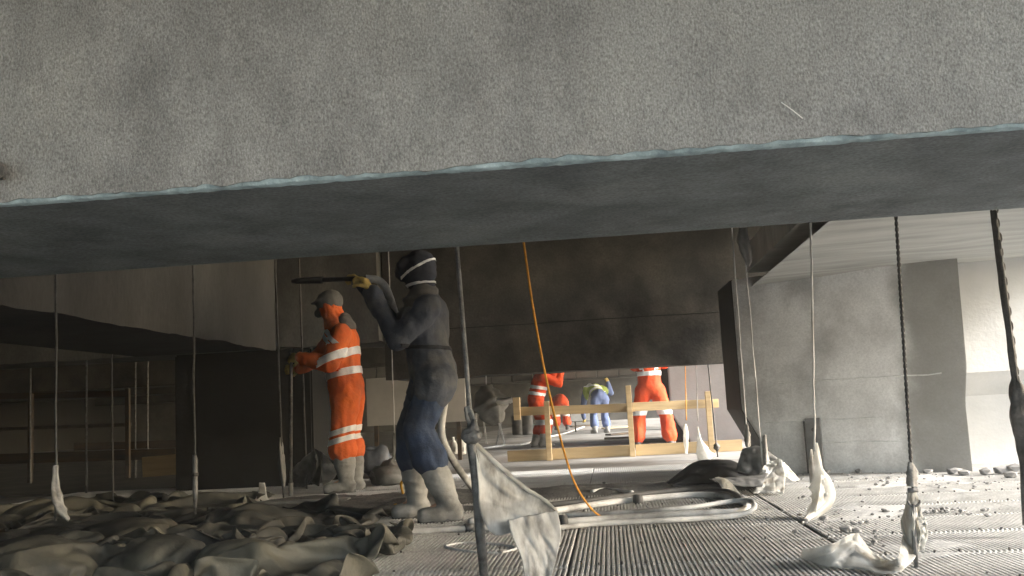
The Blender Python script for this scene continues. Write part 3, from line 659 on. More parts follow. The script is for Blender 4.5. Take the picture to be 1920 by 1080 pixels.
# stooping worker in blue with lime vest
loc = G(1127, 812); ang = math.radians(112)
J = local(loc, ang, dict(BEND, elR=(.20,-.42,1.0), wrR=(.22,-.36,1.26), chest=(.26,0,1.10), neck=(.40,0,1.16), head=(.54,0,1.10), shL=(.34,.2,1.12), shR=(.30,-.2,1.12), waist=(.10,0,1.0)))
pu, cov = person(J, 'far worker in blue trousers and lime vest stooping beyond the guard rail', M['blue'], M['blue'], M['boot'], M['glove'], 1.12, .022, (-.4, 1, -.5), seed=11, boot_top=.6, tr_split=True)
cv = (cov[0], cov[1]); ax = (J['chest']-J['waist']).normalized()
strip(cv, [(J['waist']-ax*.02, -ax), (J['chest']+ax*.12, ax)], lambda c: (c-lerp(J['waist'], J['chest'], .5)).length < .33, M['vest'], 'vest', pu, .008)
band(cv, J['waist']+ax*.04, ax, .035, lambda c: (c-J['waist']).length < .3, M['reflect'], 'reflective_strip', pu, .016)
band(cv, J['chest'], ax + V((.5, 0, .3)), .03, lambda c: (c-J['chest']).length < .28, M['reflect'], 'reflective_strip', pu, .016)
mb = MB(); blob(mb, J['head']+V((-.01,.02,.04)), J['head']+V((-.02,.04,.07)), .125, .11); v, nn, f = fuse(mb, .015, 2); mk('hard_hat', v, f, M['can'], pu, True)

# ================================================================ HANGING CHAINS AND RODS
def link_path(L, W):
    pts = []
    for k in range(5): a = math.pi*k/4; pts.append((W*math.cos(a), L/2-W + W*math.sin(a)))
    for k in range(5): a = math.pi + math.pi*k/4; pts.append((W*math.cos(a), -L/2+W + W*math.sin(a)))
    return pts
def chain_geo(mb, p, q, pitch=.032, W=.011, r=.0042, jit=0.0):
    p = Vector(p); q = Vector(q); d = q-p; L = d.length; d.normalize(); n = max(2, int(L/pitch))
    a = d.cross(Vector((0, 1, 0))).normalized(); b_ = d.cross(a)
    for i in range(n):
        c = p + d*((i+.5)*L/n); s_ = a if i % 2 else b_; o_ = b_ if i % 2 else a
        if jit: c = c + a*random.uniform(-jit, jit) + b_*random.uniform(-jit, jit)
        pts = [c + s_*x + d*y for x, y in link_path(L/n*1.42, W)]
        m = len(pts); v = []; f = []
        for j in range(m):
            t = (pts[(j+1) % m]-pts[j-1]).normalized(); e = t.cross(o_).normalized()
            for k in range(5):
                w_ = 2*math.pi*k/5; v.append(pts[j] + (e*math.cos(w_) + o_*math.sin(w_))*r)
        for j in range(m):
            for k in range(5): f.append((j*5+k, j*5+(k+1) % 5, ((j+1) % m)*5+(k+1) % 5, ((j+1) % m)*5+k))
        mb.add(v, f)

def sheath(mb, pts, rads, n=18, folds=5, seed=0, amp=.28, flat=None):
    """crumpled wrapping round a line: closed, folded sections"""
    P_ = spline(pts, 7); R_ = [Vector((r, 0, 0)) for r in rads]; R_ = [max(.003, q.x) for q in spline(R_, 7)]
    N = len(P_); v = []; f = []
    for i in range(N):
        t = (P_[min(i+1, N-1)]-P_[max(i-1, 0)]).normalized(); a = t.cross(Vector((0, 1, 0)))
        if a.length < .05: a = t.cross(Vector((1, 0, 0)))
        a.normalize(); b_ = t.cross(a); u = i/N
        for k in range(n):
            w_ = 2*math.pi*k/n
            rr = R_[i]*(1 + amp*math.sin(folds*w_ + seed + 3*u*math.sin(seed)) + .45*noise.noise(Vector((math.cos(w_)*1.6, math.sin(w_)*1.6, u*9 + seed*5))))
            v.append(P_[i] + a*(rr*math.cos(w_)) + b_*(rr*math.sin(w_)*(flat or 1)))
    for i in range(N-1):
        for k in range(n): f.append((i*n+k, i*n+(k+1) % n, (i+1)*n+(k+1) % n, (i+1)*n+k))
    f.append(tuple(range(n-1, -1, -1))); f.append(tuple((N-1)*n+k for k in range(n)))
    mb.add(v, f)

def edge_sheet(Lp, Rp, nu=30, nv=16, amp=.03, fr=3.0, seed=0, floor=None, fi=1.3):
    """sheet spanned between two edge lines, rippled in depth"""
    A = spline(Lp, 10); B_ = spline(Rp, 10)
    def at(S, t):
        x = t*(len(S)-1); i = min(int(x), len(S)-2); return lerp(S[i], S[i+1], x-i)
    v = []
    for i in range(nu+1):
        a = at(A, i/nu); b_ = at(B_, i/nu); w_ = (b_-a).length
        for j in range(nv+1):
            s_ = j/nv; p = lerp(a, b_, s_); q = Vector((s_*w_*fr*4, i/nu*fr*fi, seed*3.7))
            e = amp*(1-abs(noise.noise(q))*2.0 + .6*noise.noise(q*2.7)); edge = .35+.65*min(1, 4*s_, 4*(1-s_))
            p = p + Vector((.25*e*noise.noise(q+Vector((5, 0, 0))), e*edge, .35*e*noise.noise(q*1.4)))
            if floor is not None: p.z = max(p.z, floor)
            v.append(p)
    f = [(i*(nv+1)+j, i*(nv+1)+j+1, (i+1)*(nv+1)+j+1, (i+1)*(nv+1)+j) for i in range(nu) for j in range(nv)]
    return v, f
def thicken(o_, t=.003):
    m = o_.modifiers.new('thick', 'SOLIDIFY'); m.thickness = t; m.offset = 0; return o_

def line(p0, p1, Y, ztop, zbot=0.0):
    """hanging line through two picture points at depth Y, from zbot to ztop"""
    a = P(*p0, Y); b_ = P(*p1, Y); d = (a-b_)/(a.z-b_.z)
    return b_ + d*(ztop-b_.z), b_ + d*(zbot-b_.z)

def hang(kind, p0, p1, Y, label, ztop=2.98, zbot=0.0, r=.01, group=None, mat_=None, **kw):
    T, Bm = line(p0, p1, Y, ztop, zbot); root = thing('hanging_chain' if kind == 'chain' else 'hanging_rod' if kind == 'rod' else 'hanging_line', Bm, label, 'chain' if kind == 'chain' else 'rod' if kind == 'rod' else 'line', group)
    mb = MB()
    if kind == 'chain': chain_geo(mb, Bm, T, **kw); c_ = mb.obj('links', mat_ or M['chain'], root, True); c_['kind'] = 'stuff'
    else:
        n = 40; pts = [lerp(Bm, T, k/n) + Vector((.003*fbm((k*.3, Y, 1)), .003*fbm((k*.3, Y, 5)), 0)) for k in range(n+1)]
        mb.tube(pts, r, 8, rfun=lambda i, k: 1+.18*noise.noise(Vector((i*.9, k*1.3, Y)))); mb.obj('rod' if kind == 'rod' else 'cable', mat_ or M['rod'], root, True)
    return root, T, Bm
def wrap(root, pts, rads, mat_, name='plastic_wrapping', **kw):
    mb = MB(); sheath(mb, pts, rads, **kw); return mb.obj(name, mat_, root, True)

# a: far left, wrapped tail resting on the tarpaulins
ra, T, Bm = hang('rod', (105,515), (105,965), 4.15, 'thin rod at far left with dirty wrapped tail on the tarpaulins', zbot=.30, r=.0055, mat_=M['thin_rod'])
wrap(ra, [P(105,872,4.15), P(104,905,4.15), P(107,935,4.15), P(115,958,4.14), P(128,975,4.12)], [.010,.014,.019,.018,.006], M['wrap'], seed=1, folds=3)
# b
rb, T, Bm = hang('rod', (362,498), (366,955), 5.7, 'rod with grey sleeve rising from the tarpaulins left of the pole', zbot=.16, r=.0065, mat_=M['thin_rod'])
MB().tube([P(364,852,5.7), P(366,862,5.7), P(366,925,5.7), P(366,952,5.7)], [.010,.016,.016,.008], 10).obj('sleeve', M['rod'], rb, True)
MB().tube([P(366,886,5.7), P(366,893,5.7)], .020, 10).obj('collar', M['chain'], rb, True)
# c, d: by the orange worker
rc, T, Bm = hang('rod', (516,490), (531,915), 8.6, 'thin rod hanging just left of the upright pole', r=.009, mat_=M['thin_rod'])
wrap(rc, [P(526,820,8.6), P(527,850,8.6), P(530,885,8.6), P(532,912,8.6)], [.01,.022,.024,.012], M['plastic_grey'], seed=2, folds=3)
rdd, T, Bm = hang('line', (561,490), (568,700), 9.6, 'dark knotted cable hanging behind the hooded orange worker', r=.010, mat_=M['chain'])
# e: the thick rod nearest the middle, with its knob
re_, T, Bm = hang('rod', (857,465), (882,790), 4.12, 'thick grimy rod with round knob nearest the middle', r=.0105, zbot=.0)
MB().tube([P(882,775,4.1), P(884,835,4.1), P(893,900,4.1), P(900,1000,4.1), G(908,1080,0)], [.014,.020,.022,.021,.018], 12, rfun=lambda i, k: 1+.2*noise.noise(Vector((i*2.1, k, 3)))).obj('sleeve', M['rod'], re_, True)
mb = MB(); k0 = P(884,817,4.07); blob(mb, k0-V((.012,0,0)), k0+V((.012,0,0)), .034, .034); blob(mb, k0+V((.01,0,.02)), k0+V((.012,0,.06)), .026, .014); v, nn, f = fuse(mb, .006, 3); v = crease(v, nn, .004, 40, 3); mk('knob', v, f, M['rod'], re_, True)
wrap(re_, [P(875,762,4.1), P(882,785,4.1), P(888,800,4.1)], [.010,.018,.014], M['plastic_grey'], 'torn_tape', seed=6, folds=4, amp=.5)
# f: two strands by the dark beam end, frayed at the top
rf_, T, Bm = hang('line', (1393,430), (1428,850), 7.6, 'pale cable with frayed bundle at the top in front of the pier edge', ztop=2.9, r=.006, mat_=M['hose'])
wrap(rf_, [P(1394,425,7.6), P(1393,450,7.6), P(1401,480,7.6), P(1403,500,7.6)], [.02,.035,.03,.008], M['plastic_grey'], 'frayed_bundle', seed=3, folds=4, amp=.5)
wrap(rf_, [P(1434,815,7.6), P(1434,850,7.6), P(1438,890,7.6), P(1430,920,7.55)], [.012,.022,.03,.02], M['wrap'], seed=4, folds=3)
rf2, T, Bm = hang('line', (1376,480), (1402,838), 7.9, 'thin pale cable along the shaded edge of the pier', ztop=2.9, r=.006, mat_=M['hose'])
wrap(rf2, [P(1400,795,7.9), P(1401,815,7.9), P(1402,838,7.9)], [.01,.022,.016], M['wrap'], seed=5, folds=3)
# g
rg, T, Bm = hang('line', (1520,420), (1528,840), 5.7, 'pale cable with white plastic bag bulging at its foot', ztop=1.70, zbot=.36, r=.006, mat_=M['hose'])
wrap(rg, [P(1530,830,5.7), P(1531,852,5.7), P(1533,880,5.68), P(1541,912,5.66), P(1540,938,5.62), P(1524,962,5.55), P(1503,982,5.45)], [.010,.018,.034,.062,.060,.030,.008], M['plastic_white'], seed=2, folds=4, flat=.55, amp=.22)
wrap(rg, [P(1521,842,5.7), P(1523,870,5.69), P(1527,905,5.68)], [.005,.012,.022], M['plastic_white'], 'torn_flap', seed=8, folds=3)
v, f = edge_sheet([P(1548,895,5.66), P(1556,920,5.64), P(1552,945,5.6)], [P(1540,890,5.6), P(1536,925,5.55), P(1528,962,5.5)], nu=16, nv=8, amp=.02, fr=5, seed=21); thicken(mk('loose_fold', v, f, M['plastic_white'], rg, True), .002)
# h
rh, T, Bm = hang('chain', (1680,408), (1710,900), 3.98, 'dark chain with shackle over the sheet of white plastic', ztop=2.98, zbot=.3, pitch=.012, W=.0036, r=.0024)
wrap(rh, [P(1706,866,3.98), P(1709,885,3.98), P(1710,912,3.98)], [.008,.018,.016], M['wrap'], seed=7, folds=3)
mb = MB(); c0 = P(1712,925,3.98); mb.tube([c0+V((-.018,0,.012)), c0+V((.018,0,.012))], .010, 8); mb.tube([c0+V((.0225*math.cos(a),0,-.015+.0225*math.sin(a)-.012)) for a in [math.radians(180+k*18) for k in range(11)]], .005, 6)
mb.obj('shackle', M['rod'], rh, True)
MB().tube([P(1712,945,3.98), P(1714,1000,3.97), P(1718,1064,3.95)], [.007,.010,.009], 8).obj('threaded_bar', M['rod'], rh, True)
v, f = edge_sheet([P(1704,918,4.0), P(1698,945,4.0), P(1690,985,4.02), P(1700,1020,4.02)], [P(1712,915,3.99), P(1714,950,3.97), P(1716,990,3.95), P(1712,1030,3.97)], nu=26, nv=12, amp=.022, fr=6, seed=31, fi=.5); thicken(mk('torn_plastic', v, f, M['plastic_white'], rh, True), .002)
v, f = edge_sheet([P(1710,918,3.99), P(1712,960,3.96), P(1712,1000,3.96), P(1722,1035,3.97)], [P(1718,920,4.0), P(1730,962,4.02), P(1737,990,4.03), P(1730,1028,4.03)], nu=26, nv=12, amp=.028, fr=7, seed=33, fi=.5); thicken(mk('torn_plastic', v, f, M['plastic_white'], rh, True), .002)
v, f = edge_sheet([P(1722,975,3.95), P(1728,1000,3.95), P(1722,1030,3.96)], [P(1736,970,4.0), P(1740,1000,4.0), P(1733,1032,4.0)], nu=14, nv=10, amp=.03, fr=9, seed=35); thicken(mk('torn_plastic', v, f, M['plastic_white'], rh, True), .002)
# i: thick clotted chain at the right edge
ri, T, Bm = hang('chain', (1865,400), (1905,720), 4.6, 'thick clotted dark chain at the right edge of the photo', ztop=1.72, zbot=.62, pitch=.034, W=.015, r=.0085, jit=.002)
wrap(ri, [P(1863,395,4.6), P(1884,560,4.6), P(1905,715,4.6)], [.013,.017,.014], M['chain'], 'clotted_grit', seed=9, folds=3, amp=.15)
wrap(ri, [P(1904,705,4.6), P(1906,735,4.6), P(1908,775,4.6), P(1916,820,4.6), P(1922,880,4.6), P(1926,985,4.6)], [.014,.030,.034,.030,.020,.016], M['chain'], 'wrapped_coupling', seed=12, folds=3, amp=.15)
# small far ones, both sides
FAR = 'thin rods hanging in the dark at the left'
for i, (a, b_, Y, lab) in enumerate([((209,640),(212,928),8.6,'thin rod in the dark behind the sleeved rod'), ((57,740),(57,872),13.2,'pale rod in the dark at far left beside the old guard rail'),
        ((162,830),(162,888),10.6,'short pale rod end in the dark left of the tall post'), ((254,800),(254,866),13.6,'first of two pale rod ends over the old boards'),
        ((277,800),(277,868),13.6,'second of two pale rod ends over the old boards')]):
    hang('rod', a, b_, Y, lab, r=.012 if i != 0 else .009, ztop=2.9, group=FAR, mat_=M['rod'] if i else M['thin_rod'])
r_, T, Bm = hang('line', (1285,700), (1287,800), 12.2, 'thin line with white tail before the far pale pier', ztop=2.8, zbot=.45, r=.006, mat_=M['rope'])
wrap(r_, [P(1285,795,12.2), P(1286,815,12.2), P(1287,852,12.2)], [.012,.03,.012], M['plastic_white'], seed=3, folds=3)
r_, T, Bm = hang('line', (1306,700), (1309,800), 11.6, 'thin line spreading into a white plastic skirt', ztop=2.8, zbot=.45, r=.006, mat_=M['hose'])
wrap(r_, [P(1308,800,11.6), P(1311,822,11.6), P(1318,845,11.5), P(1326,862,11.5)], [.01,.022,.06,.10], M['plastic_white'], seed=4, folds=4, flat=.6)
r_, T, Bm = hang('line', (1328,686), (1346,858), 11.9, 'dark cable hanging against the far pale pier', ztop=2.8, r=.009, mat_=M['chain'])
wrap(r_, [P(1343,830,11.9), P(1344,838,11.9), P(1345,846,11.9)], [.01,.035,.01], M['chain'], 'shackle', seed=3, folds=3)
r_, T, Bm = hang('line', (738,760), (740,820), 10.2, 'thin line with dusty tail between the two nearest workers', ztop=2.9, zbot=.2, r=.006, mat_=M['hose'])
wrap(r_, [P(739,812,10.2), P(741,835,10.2), P(739,862,10.2)], [.01,.026,.016], M['plastic_grey'], seed=13, folds=3)

# orange rope
rp_ = [P(980,430,4.9), P(984,470,4.92), P(1000,580,5.0), P(1020,690,5.1), P(1045,800,5.3), P(1075,900,5.6), P(1108,953,5.85), G(1135,972,.012), G(1160,975,.008)]
tag(MB().tube(spline(rp_, 10), .0062, 8).obj('rope', M['rope'], None, True), 'thin orange rope slanting down to the hoses on the platform', 'rope')

# ================================================================ PLASTIC SHEETS
def sheet(name, label, cat, L_, R_, mat_, **kw):
    v, f = edge_sheet(L_, R_, **kw); o_ = mk(name, v, f, mat_, None, True); thicken(o_); return tag(o_, label, cat)
ps = thing('polythene_sheet', G(1000,1085), 'large grey polythene sheet stretched from the knobbed rod to the platform', 'plastic sheet')
v, f = edge_sheet([P(889,830,4.12), P(930,868,4.16), P(985,915,4.2), P(1022,938,4.22), P(1046,965,4.22)], [P(893,850,4.08), P(897,905,4.05), P(901,960,4.02), P(925,1002,4.0), P(958,1000,3.98)], nu=40, nv=26, amp=.022, fr=2.0, seed=1)
thicken(mk('stretched_part', v, f, M['plastic'], ps, True))
v, f = edge_sheet([P(952,975,4.0), P(962,1010,3.97), P(978,1050,3.95), P(985,1095,3.92)], [P(1045,958,4.18), P(1052,1000,4.12), P(1045,1040,4.05), P(1030,1095,3.95)], nu=34, nv=30, amp=.016, fr=3.6, seed=3, fi=.45)
thicken(mk('hanging_part', v, f, M['plastic'], ps, True))
pts = spline([P(889,830,4.12), P(930,868,4.155), P(985,915,4.195), P(1022,938,4.215), P(1046,962,4.215)], 8); MB().tube(pts, [.012-.006*k/len(pts) for k in range(len(pts))], 8, rfun=lambda i, k: 1+.5*noise.noise(Vector((i*.5, k, 1)))).obj('rolled_hem', M['plastic_white'], ps, True)
# trailing white sheet on the platform
ts = thing('plastic_sheet', G(1600,1050), 'crumpled white plastic sheet trailing over the ribbed platform under the chain', 'plastic sheet')
v, f = edge_sheet([G(1505,1030,.05), G(1560,1020,.10), P(1605,1000,4.25), P(1640,1040,4.2), G(1680,1050,.05), P(1694,1000,4.05), P(1706,935,4.02)], [G(1500,1045,.02), G(1550,1062,.015), G(1610,1068,.015), G(1650,1075,.015), G(1690,1072,.02), P(1722,1035,3.98), P(1732,985,3.98)], nu=60, nv=18, amp=.03, fr=4, seed=4, floor=.014)
thicken(mk('sheet_body', v, f, M['plastic_white'], ts, True))
v, f = edge_sheet([P(1592,1005,4.22), P(1608,1000,4.24), P(1618,1015,4.24)], [G(1575,1055,.02), G(1600,1062,.02), G(1625,1055,.02)], nu=16, nv=14, amp=.02, fr=6, seed=9, floor=.014)
thicken(mk('upright_fold', v, f, M['plastic_white'], ts, True))
# bunched white sheet and rubber by the pale cables
bs = thing('plastic_sheet', G(1440,925), 'bunched bright white plastic sheet at the foot of the frayed cable', 'plastic sheet')
v, f = edge_sheet([P(1436,868,7.5), P(1422,895,7.4), G(1413,925,.02)], [P(1466,862,7.55), P(1472,890,7.4), G(1470,925,.02)], nu=24, nv=20, amp=.07, fr=4, seed=5, floor=.014); thicken(mk('front_fold', v, f, M['plastic_white'], bs, True))
v, f = edge_sheet([P(1462,862,7.55), P(1475,872,7.6), P(1500,900,7.7)], [P(1464,885,7.5), P(1472,893,7.5), P(1488,903,7.5)], nu=14, nv=10, amp=.03, fr=5, seed=6, floor=.014); thicken(mk('corner_flap', v, f, M['plastic_white'], bs, True))
v, f = edge_sheet([P(1340,895,7.2), P(1365,900,7.1), G(1392,932,.03)], [P(1352,912,7.1), P(1362,925,7.0), G(1378,940,.02)], nu=16, nv=10, amp=.02, fr=5, seed=7, floor=.014); thicken(mk('white_offcut', v, f, M['plastic_white'], bs, True))
rs = thing('rubber_sheet', G(1340,905), 'dark rubber sheet arched on the platform before the tapered pier', 'rubber sheet')
v, f = edge_sheet([G(1250,905,.03), P(1290,872,8.1), P(1325,862,8.0), P(1370,865,7.9), P(1410,880,7.8), G(1450,905,.02)], [G(1262,912,.02), G(1300,910,.02), G(1330,908,.03), P(1365,900,7.4), P(1405,903,7.3), G(1445,912,.02)], nu=40, nv=16, amp=.05, fr=3, seed=8, floor=.013); thicken(mk('arched_sheet', v, f, M['rubber'], rs, True), .008)
v, f = edge_sheet([P(1392,842,7.75), P(1425,838,7.7), P(1462,862,7.65)], [P(1380,888,7.6), P(1420,895,7.5), P(1440,890,7.5)], nu=20, nv=16, amp=.04, fr=3, seed=9, floor=.013); thicken(mk('folded_flap', v, f, M['plastic_grey'], rs, True), .006)
v, f = edge_sheet([P(1330,898,7.4), P(1380,895,7.35), P(1440,888,7.4)], [P(1345,905,7.2), P(1395,912,7.15), P(1430,912,7.1)], nu=20, nv=10, amp=.03, fr=4, seed=10, floor=.013); thicken(mk('lower_flap', v, f, M['plastic_grey'], rs, True), .006)

# sheets and scraps behind the pole
sc_ = thing('canvas_flap', G(590,915), 'stiff canvas flap with pale corner standing beside the orange worker boots', 'canvas')
v, f = edge_sheet([P(548,880,9.2), P(565,862,9.25), P(590,842,9.3)], [G(545,912,.02), G(570,912,.02), P(592,890,9.0)], nu=18, nv=12, amp=.05, fr=3, seed=11, floor=.013); thicken(mk('canvas_fold', v, f, M['plastic_grey'], sc_, True))
v, f = edge_sheet([P(590,840,9.3), P(597,870,9.2), G(583,905,.03)], [P(604,848,9.25), P(602,880,9.1), G(598,912,.02)], nu=14, nv=8, amp=.02, fr=3, seed=12, floor=.013); thicken(mk('dark_strap', v, f, M['tarp_dark'], sc_, True), .006)
v, f = edge_sheet([P(605,850,9.2), P(604,880,9.1), G(605,914,.02)], [P(608,852,9.2), P(632,885,9.1), G(612,908,.05)], nu=14, nv=10, amp=.012, fr=3, seed=13, floor=.013); thicken(mk('pale_corner', v, f, M['hose'], sc_, True), .006)
of = thing('plastic_offcut', G(483,940), 'small upright white plastic offcut left of the pole', 'plastic')
v, f = edge_sheet([P(486,905,8.1), P(484,925,8.1), G(474,942,.03)], [P(496,905,8.1), P(500,928,8.1), G(505,938,.03)], nu=10, nv=6, amp=.01, fr=3, seed=14, floor=.014); thicken(mk('offcut', v, f, M['plastic_white'], of, True), .006)
bd = MB().bar(G(478,944,.03), G(655,936,.03), .10, .025, .006).obj('plank', M['plastic_grey']); tag(bd, 'grey dusty board lying before the orange worker boots', 'board')
lump = thing('dusty_bag', G(735,897), 'beige dusty plastic heap on the platform behind the navy worker boots', 'bag')
mb = MB(); sheath(mb, [G(700,893,.04), G(722,890,.10), G(745,888,.11), G(770,890,.03)], [.04,.12,.10,.03], folds=5, seed=3, flat=1.0); mb.obj('heap', M['plastic_grey'], lump, True)
bgb = thing('bag', G(703,886), 'blue-grey full bag standing behind the orange worker', 'bag')
mb = MB(); sheath(mb, [G(706,884,.02), P(705,866,10.9), P(704,848,10.9), P(706,838,10.9)], [.12,.15,.12,.03], folds=4, seed=5, amp=.12); mb.obj('bag_body', M['bag'], bgb, True)

# ================================================================ HOSES, CABLES
def hose(name, label, px, r, mat_, z=None, cat='hose', n=8):
    pts = [G(a, b_, (z if z is not None else r) + (c[0] if c else 0)) for a, b_, *c in px]
    root = thing(name, pts[0], label, cat); root.location.z = 0
    MB().tube(spline(pts, n), r, 10, rfun=lambda i, k: 1+.07*noise.noise(Vector((i*.4, k, r*99)))).obj('hose_run', mat_, root, True); return root, pts
h1, p1 = hose('hose', 'thick grey hose looped at the end, upper run of the coil', [(880,978),(1010,962),(1100,948),(1195,936),(1300,928),(1360,932),(1398,945),(1392,958),(1340,962),(1250,966),(1150,972),(1050,980),(900,990)], .022, M['hose'])
MB().tube([G(1190,937,.028), G(1202,936,.028)], .036, 12).obj('coupling', M['hose_dark'], h1, True)
MB().tube([G(1050,978,.03), G(1062,977,.03)], .037, 12).obj('coupling', M['hose_dark'], h1, True)
h2, p2 = hose('hose', 'dark hose lying inside the grey coil', [(1000,950),(1110,938,.01),(1205,926,.01),(1300,918,.01),(1362,922,.02),(1392,936,.03)], .020, M['hose_dark'], z=.03)
h3, p3 = hose('hose', 'pale hose curving round the outer end of the coil', [(1060,966),(1180,960,.01),(1290,952,.02),(1370,940,.035),(1408,940,.045),(1412,955,.03),(1370,968),(1260,975),(1120,982),(1030,992)], .015, M['hose'], z=.022)
h4, p4 = hose('hose', 'long pale hose lying across the platform before the navy worker', [(430,1028),(540,1012),(640,1004),(760,998),(880,990)], .018, M['hose'])
MB().tube([G(872,991,.018), G(888,989,.018)], .026, 12).obj('coupling', M['rod'], h4, True); MB().tube([G(720,999,.018), G(748,998,.018)], .020, 12).obj('dark_tape', M['hose_dark'], h4, True)
h5, p5 = hose('cable_loop', 'thin pale cable loop lying beside the foot of the thick rod', [(835,1024),(870,1018),(930,1020),(968,1028),(930,1037),(870,1033),(835,1026)], .007, M['cable_white'], cat='cable')
h6, p6 = hose('hose', 'thick hose run disappearing under the tarpaulins', [(640,985),(560,992),(480,1000),(420,1012)], .02, M['hose_dark'])
h7, p7 = hose('white_cable', 'white cable wriggling over the platform beyond the guard rail', [(895,842),(940,836),(985,832),(1015,822),(1060,812),(1095,800)], .02, M['cable_white'], cat='cable')
h8, p8 = hose('scrap_pipe', 'short pale pipe offcut lying behind the hoses', [(1110,922),(1130,918),(1150,919),(1185,923)], .016, M['cable_white'], cat='pipe')
yp = thing('yellow_pipe', G(768,945), 'bent yellow pipe standing behind the navy worker boots', 'pipe')
MB().tube(spline([P(768,872,7.0), P(768,900,7.0), P(767,925,7.0), G(762,945,.02), G(740,948,.02)], 8), .014, 8).obj('upright', M['yellow_pipe'], yp, True)
MB().tube(spline([P(766,898,7.0), P(757,900,7.02), P(752,908,7.05), P(755,925,7.1)], 8), .009, 8).obj('side_loop', M['yellow_pipe'], yp, True)

# ================================================================ TIMBER GUARD RAILS
def pb(a, b_, Ya, Yb): return P(*a, Ya), P(*b_, Yb)
gr = thing('guard_rail', G(1180,858), 'new timber guard rail with toe board across the middle of the platform', 'guard rail')
def plank(root, name, a, b_, h, th, mat_, bev=.004): return MB().bar(a, b_, th, h, bev).obj(name, mat_, root)
YF = 12.95
def z_of(p, z): p = Vector(p); p.z = z; return p
a_, b__ = P(966,772,YF), P(1190,764,YF); plank(gr, 'rail', a_, b__, .115, .045, M['wood'])
a_, b__ = P(1186,763,YF-.05), P(1347,756,YF+.02); plank(gr, 'rail', a_, b__, .115, .045, M['wood'])
a_, b__ = z_of(G(968,858), .078), z_of(G(1186,856), .078); a_.y = b__.y = YF; plank(gr, 'toe_board', a_, b__, .145, .04, M['wood'])
a_, b__ = z_of(P(1192,845,YF-.02), .078), z_of(P(1392,838,YF+.02), .078); plank(gr, 'toe_board', a_, b__, .145, .04, M['wood'])
for px, zt in ((1030, .78), (1186, .93), (1335, .80)):
    c_ = P(px, 850, YF-.07); MB().box((c_.x-.035, c_.y-.04, 0), (c_.x+.035, c_.y+.02, zt), .004).obj('post', M['wood'], gr)
c_ = P(970, 765, YF-.05); MB().box((c_.x-.05, c_.y-.06, c_.z-.16), (c_.x+.04, c_.y+.03, c_.z+.14), .006).obj('end_block', M['wood'], gr)
og = thing('guard_rail', G(140,880), 'old dark guard rail in the shade at far left', 'guard rail')
YL = 13.6
plank(og, 'rail', P(-40,744,YL), P(240,738,YL), .09, .05, M['wood_old']); plank(og, 'rail', P(-40,806,YL), P(245,796,YL), .05, .05, M['tarp_dark']); plank(og, 'toe_board', P(-40,862,YL), P(330,850,YL), .15, .05, M['wood_old'])
for px in (57, 240): c_ = P(px, 860, YL-.06); MB().box((c_.x-.03, c_.y-.03, 0), (c_.x+.03, c_.y+.03, 1.30), .004).obj('post', M['wood_old'], og)
for i, (a, b_, Y, h, lab) in enumerate([((268,876),(362,868),12.2,.26,'yellowish board on edge in the dark left of the sleeved rod'), ((140,838),(338,832),16.0,.13,'upper old board far behind in the dark at left')]):
    q = MB().bar(P(*a, Y), P(*b_, Y), .04, h, .004).obj('plank', M['wood'] if i == 0 else M['wood_old']); tag(q, lab, 'board')
pn = thing('plywood_panel', P(780,850,14.2), 'pale plywood panel standing on legs beyond the two nearest workers', 'panel')
MB().box((-3.62, 14.2, .56), (-2.12, 14.24, 1.27), .003).obj('board', M['ply'], pn)
for x in (-3.5, -2.25): MB().box((x-.03, 14.245, 0), (x+.03, 14.30, 1.2), .003).obj('leg', M['wood_old'], pn)

# ================================================================ SMALL THINGS BEYOND THE RAIL
rg_ = thing('hanging_rag', P(918,800,11.2), 'grey crumpled rag bundle hanging beside the guard rail end', 'rag')
mb = MB(); sheath(mb, [P(910,722,11.2), P(915,745,11.2), P(922,770,11.2), P(932,795,11.2)], [.05,.15,.16,.06], folds=5, seed=7, amp=.25); mb.obj('rag_bundle', M['plastic_grey'], rg_, True)
mb = MB(); sheath(mb, [P(918,748,11.15), P(940,752,11.1), P(960,748,11.1)], [.03,.03,.035], folds=3, seed=2); mb.obj('rag_end', M['can'], rg_, True)
MB().tube([P(912,725,11.2), P(910,600,11.2)+V((0,0,.6))], .008, 6).obj('cord', M['hose'], rg_)
ty = G(920,838)
tr = thing('trestle', ty, 'small splayed trestle under the hanging rag', 'trestle')
for a, b_ in (((893,772),(893,832)), ((932,775),(946,836)), ((905,772),(912,832)), ((944,772),(930,836))):
    q = G(*b_, 0); t_ = P(*a, q.y); MB().bar(q, t_, .035, .035, up=V((0,1,0))).obj('leg', M['hose'], tr)
q0, q1 = P(890,772,G(900,834).y), P(946,772,G(940,834).y); MB().bar(q0, q1, .05, .05).obj('top_bar', M['wood_old'], tr)
CG = 'white canisters on the platform'
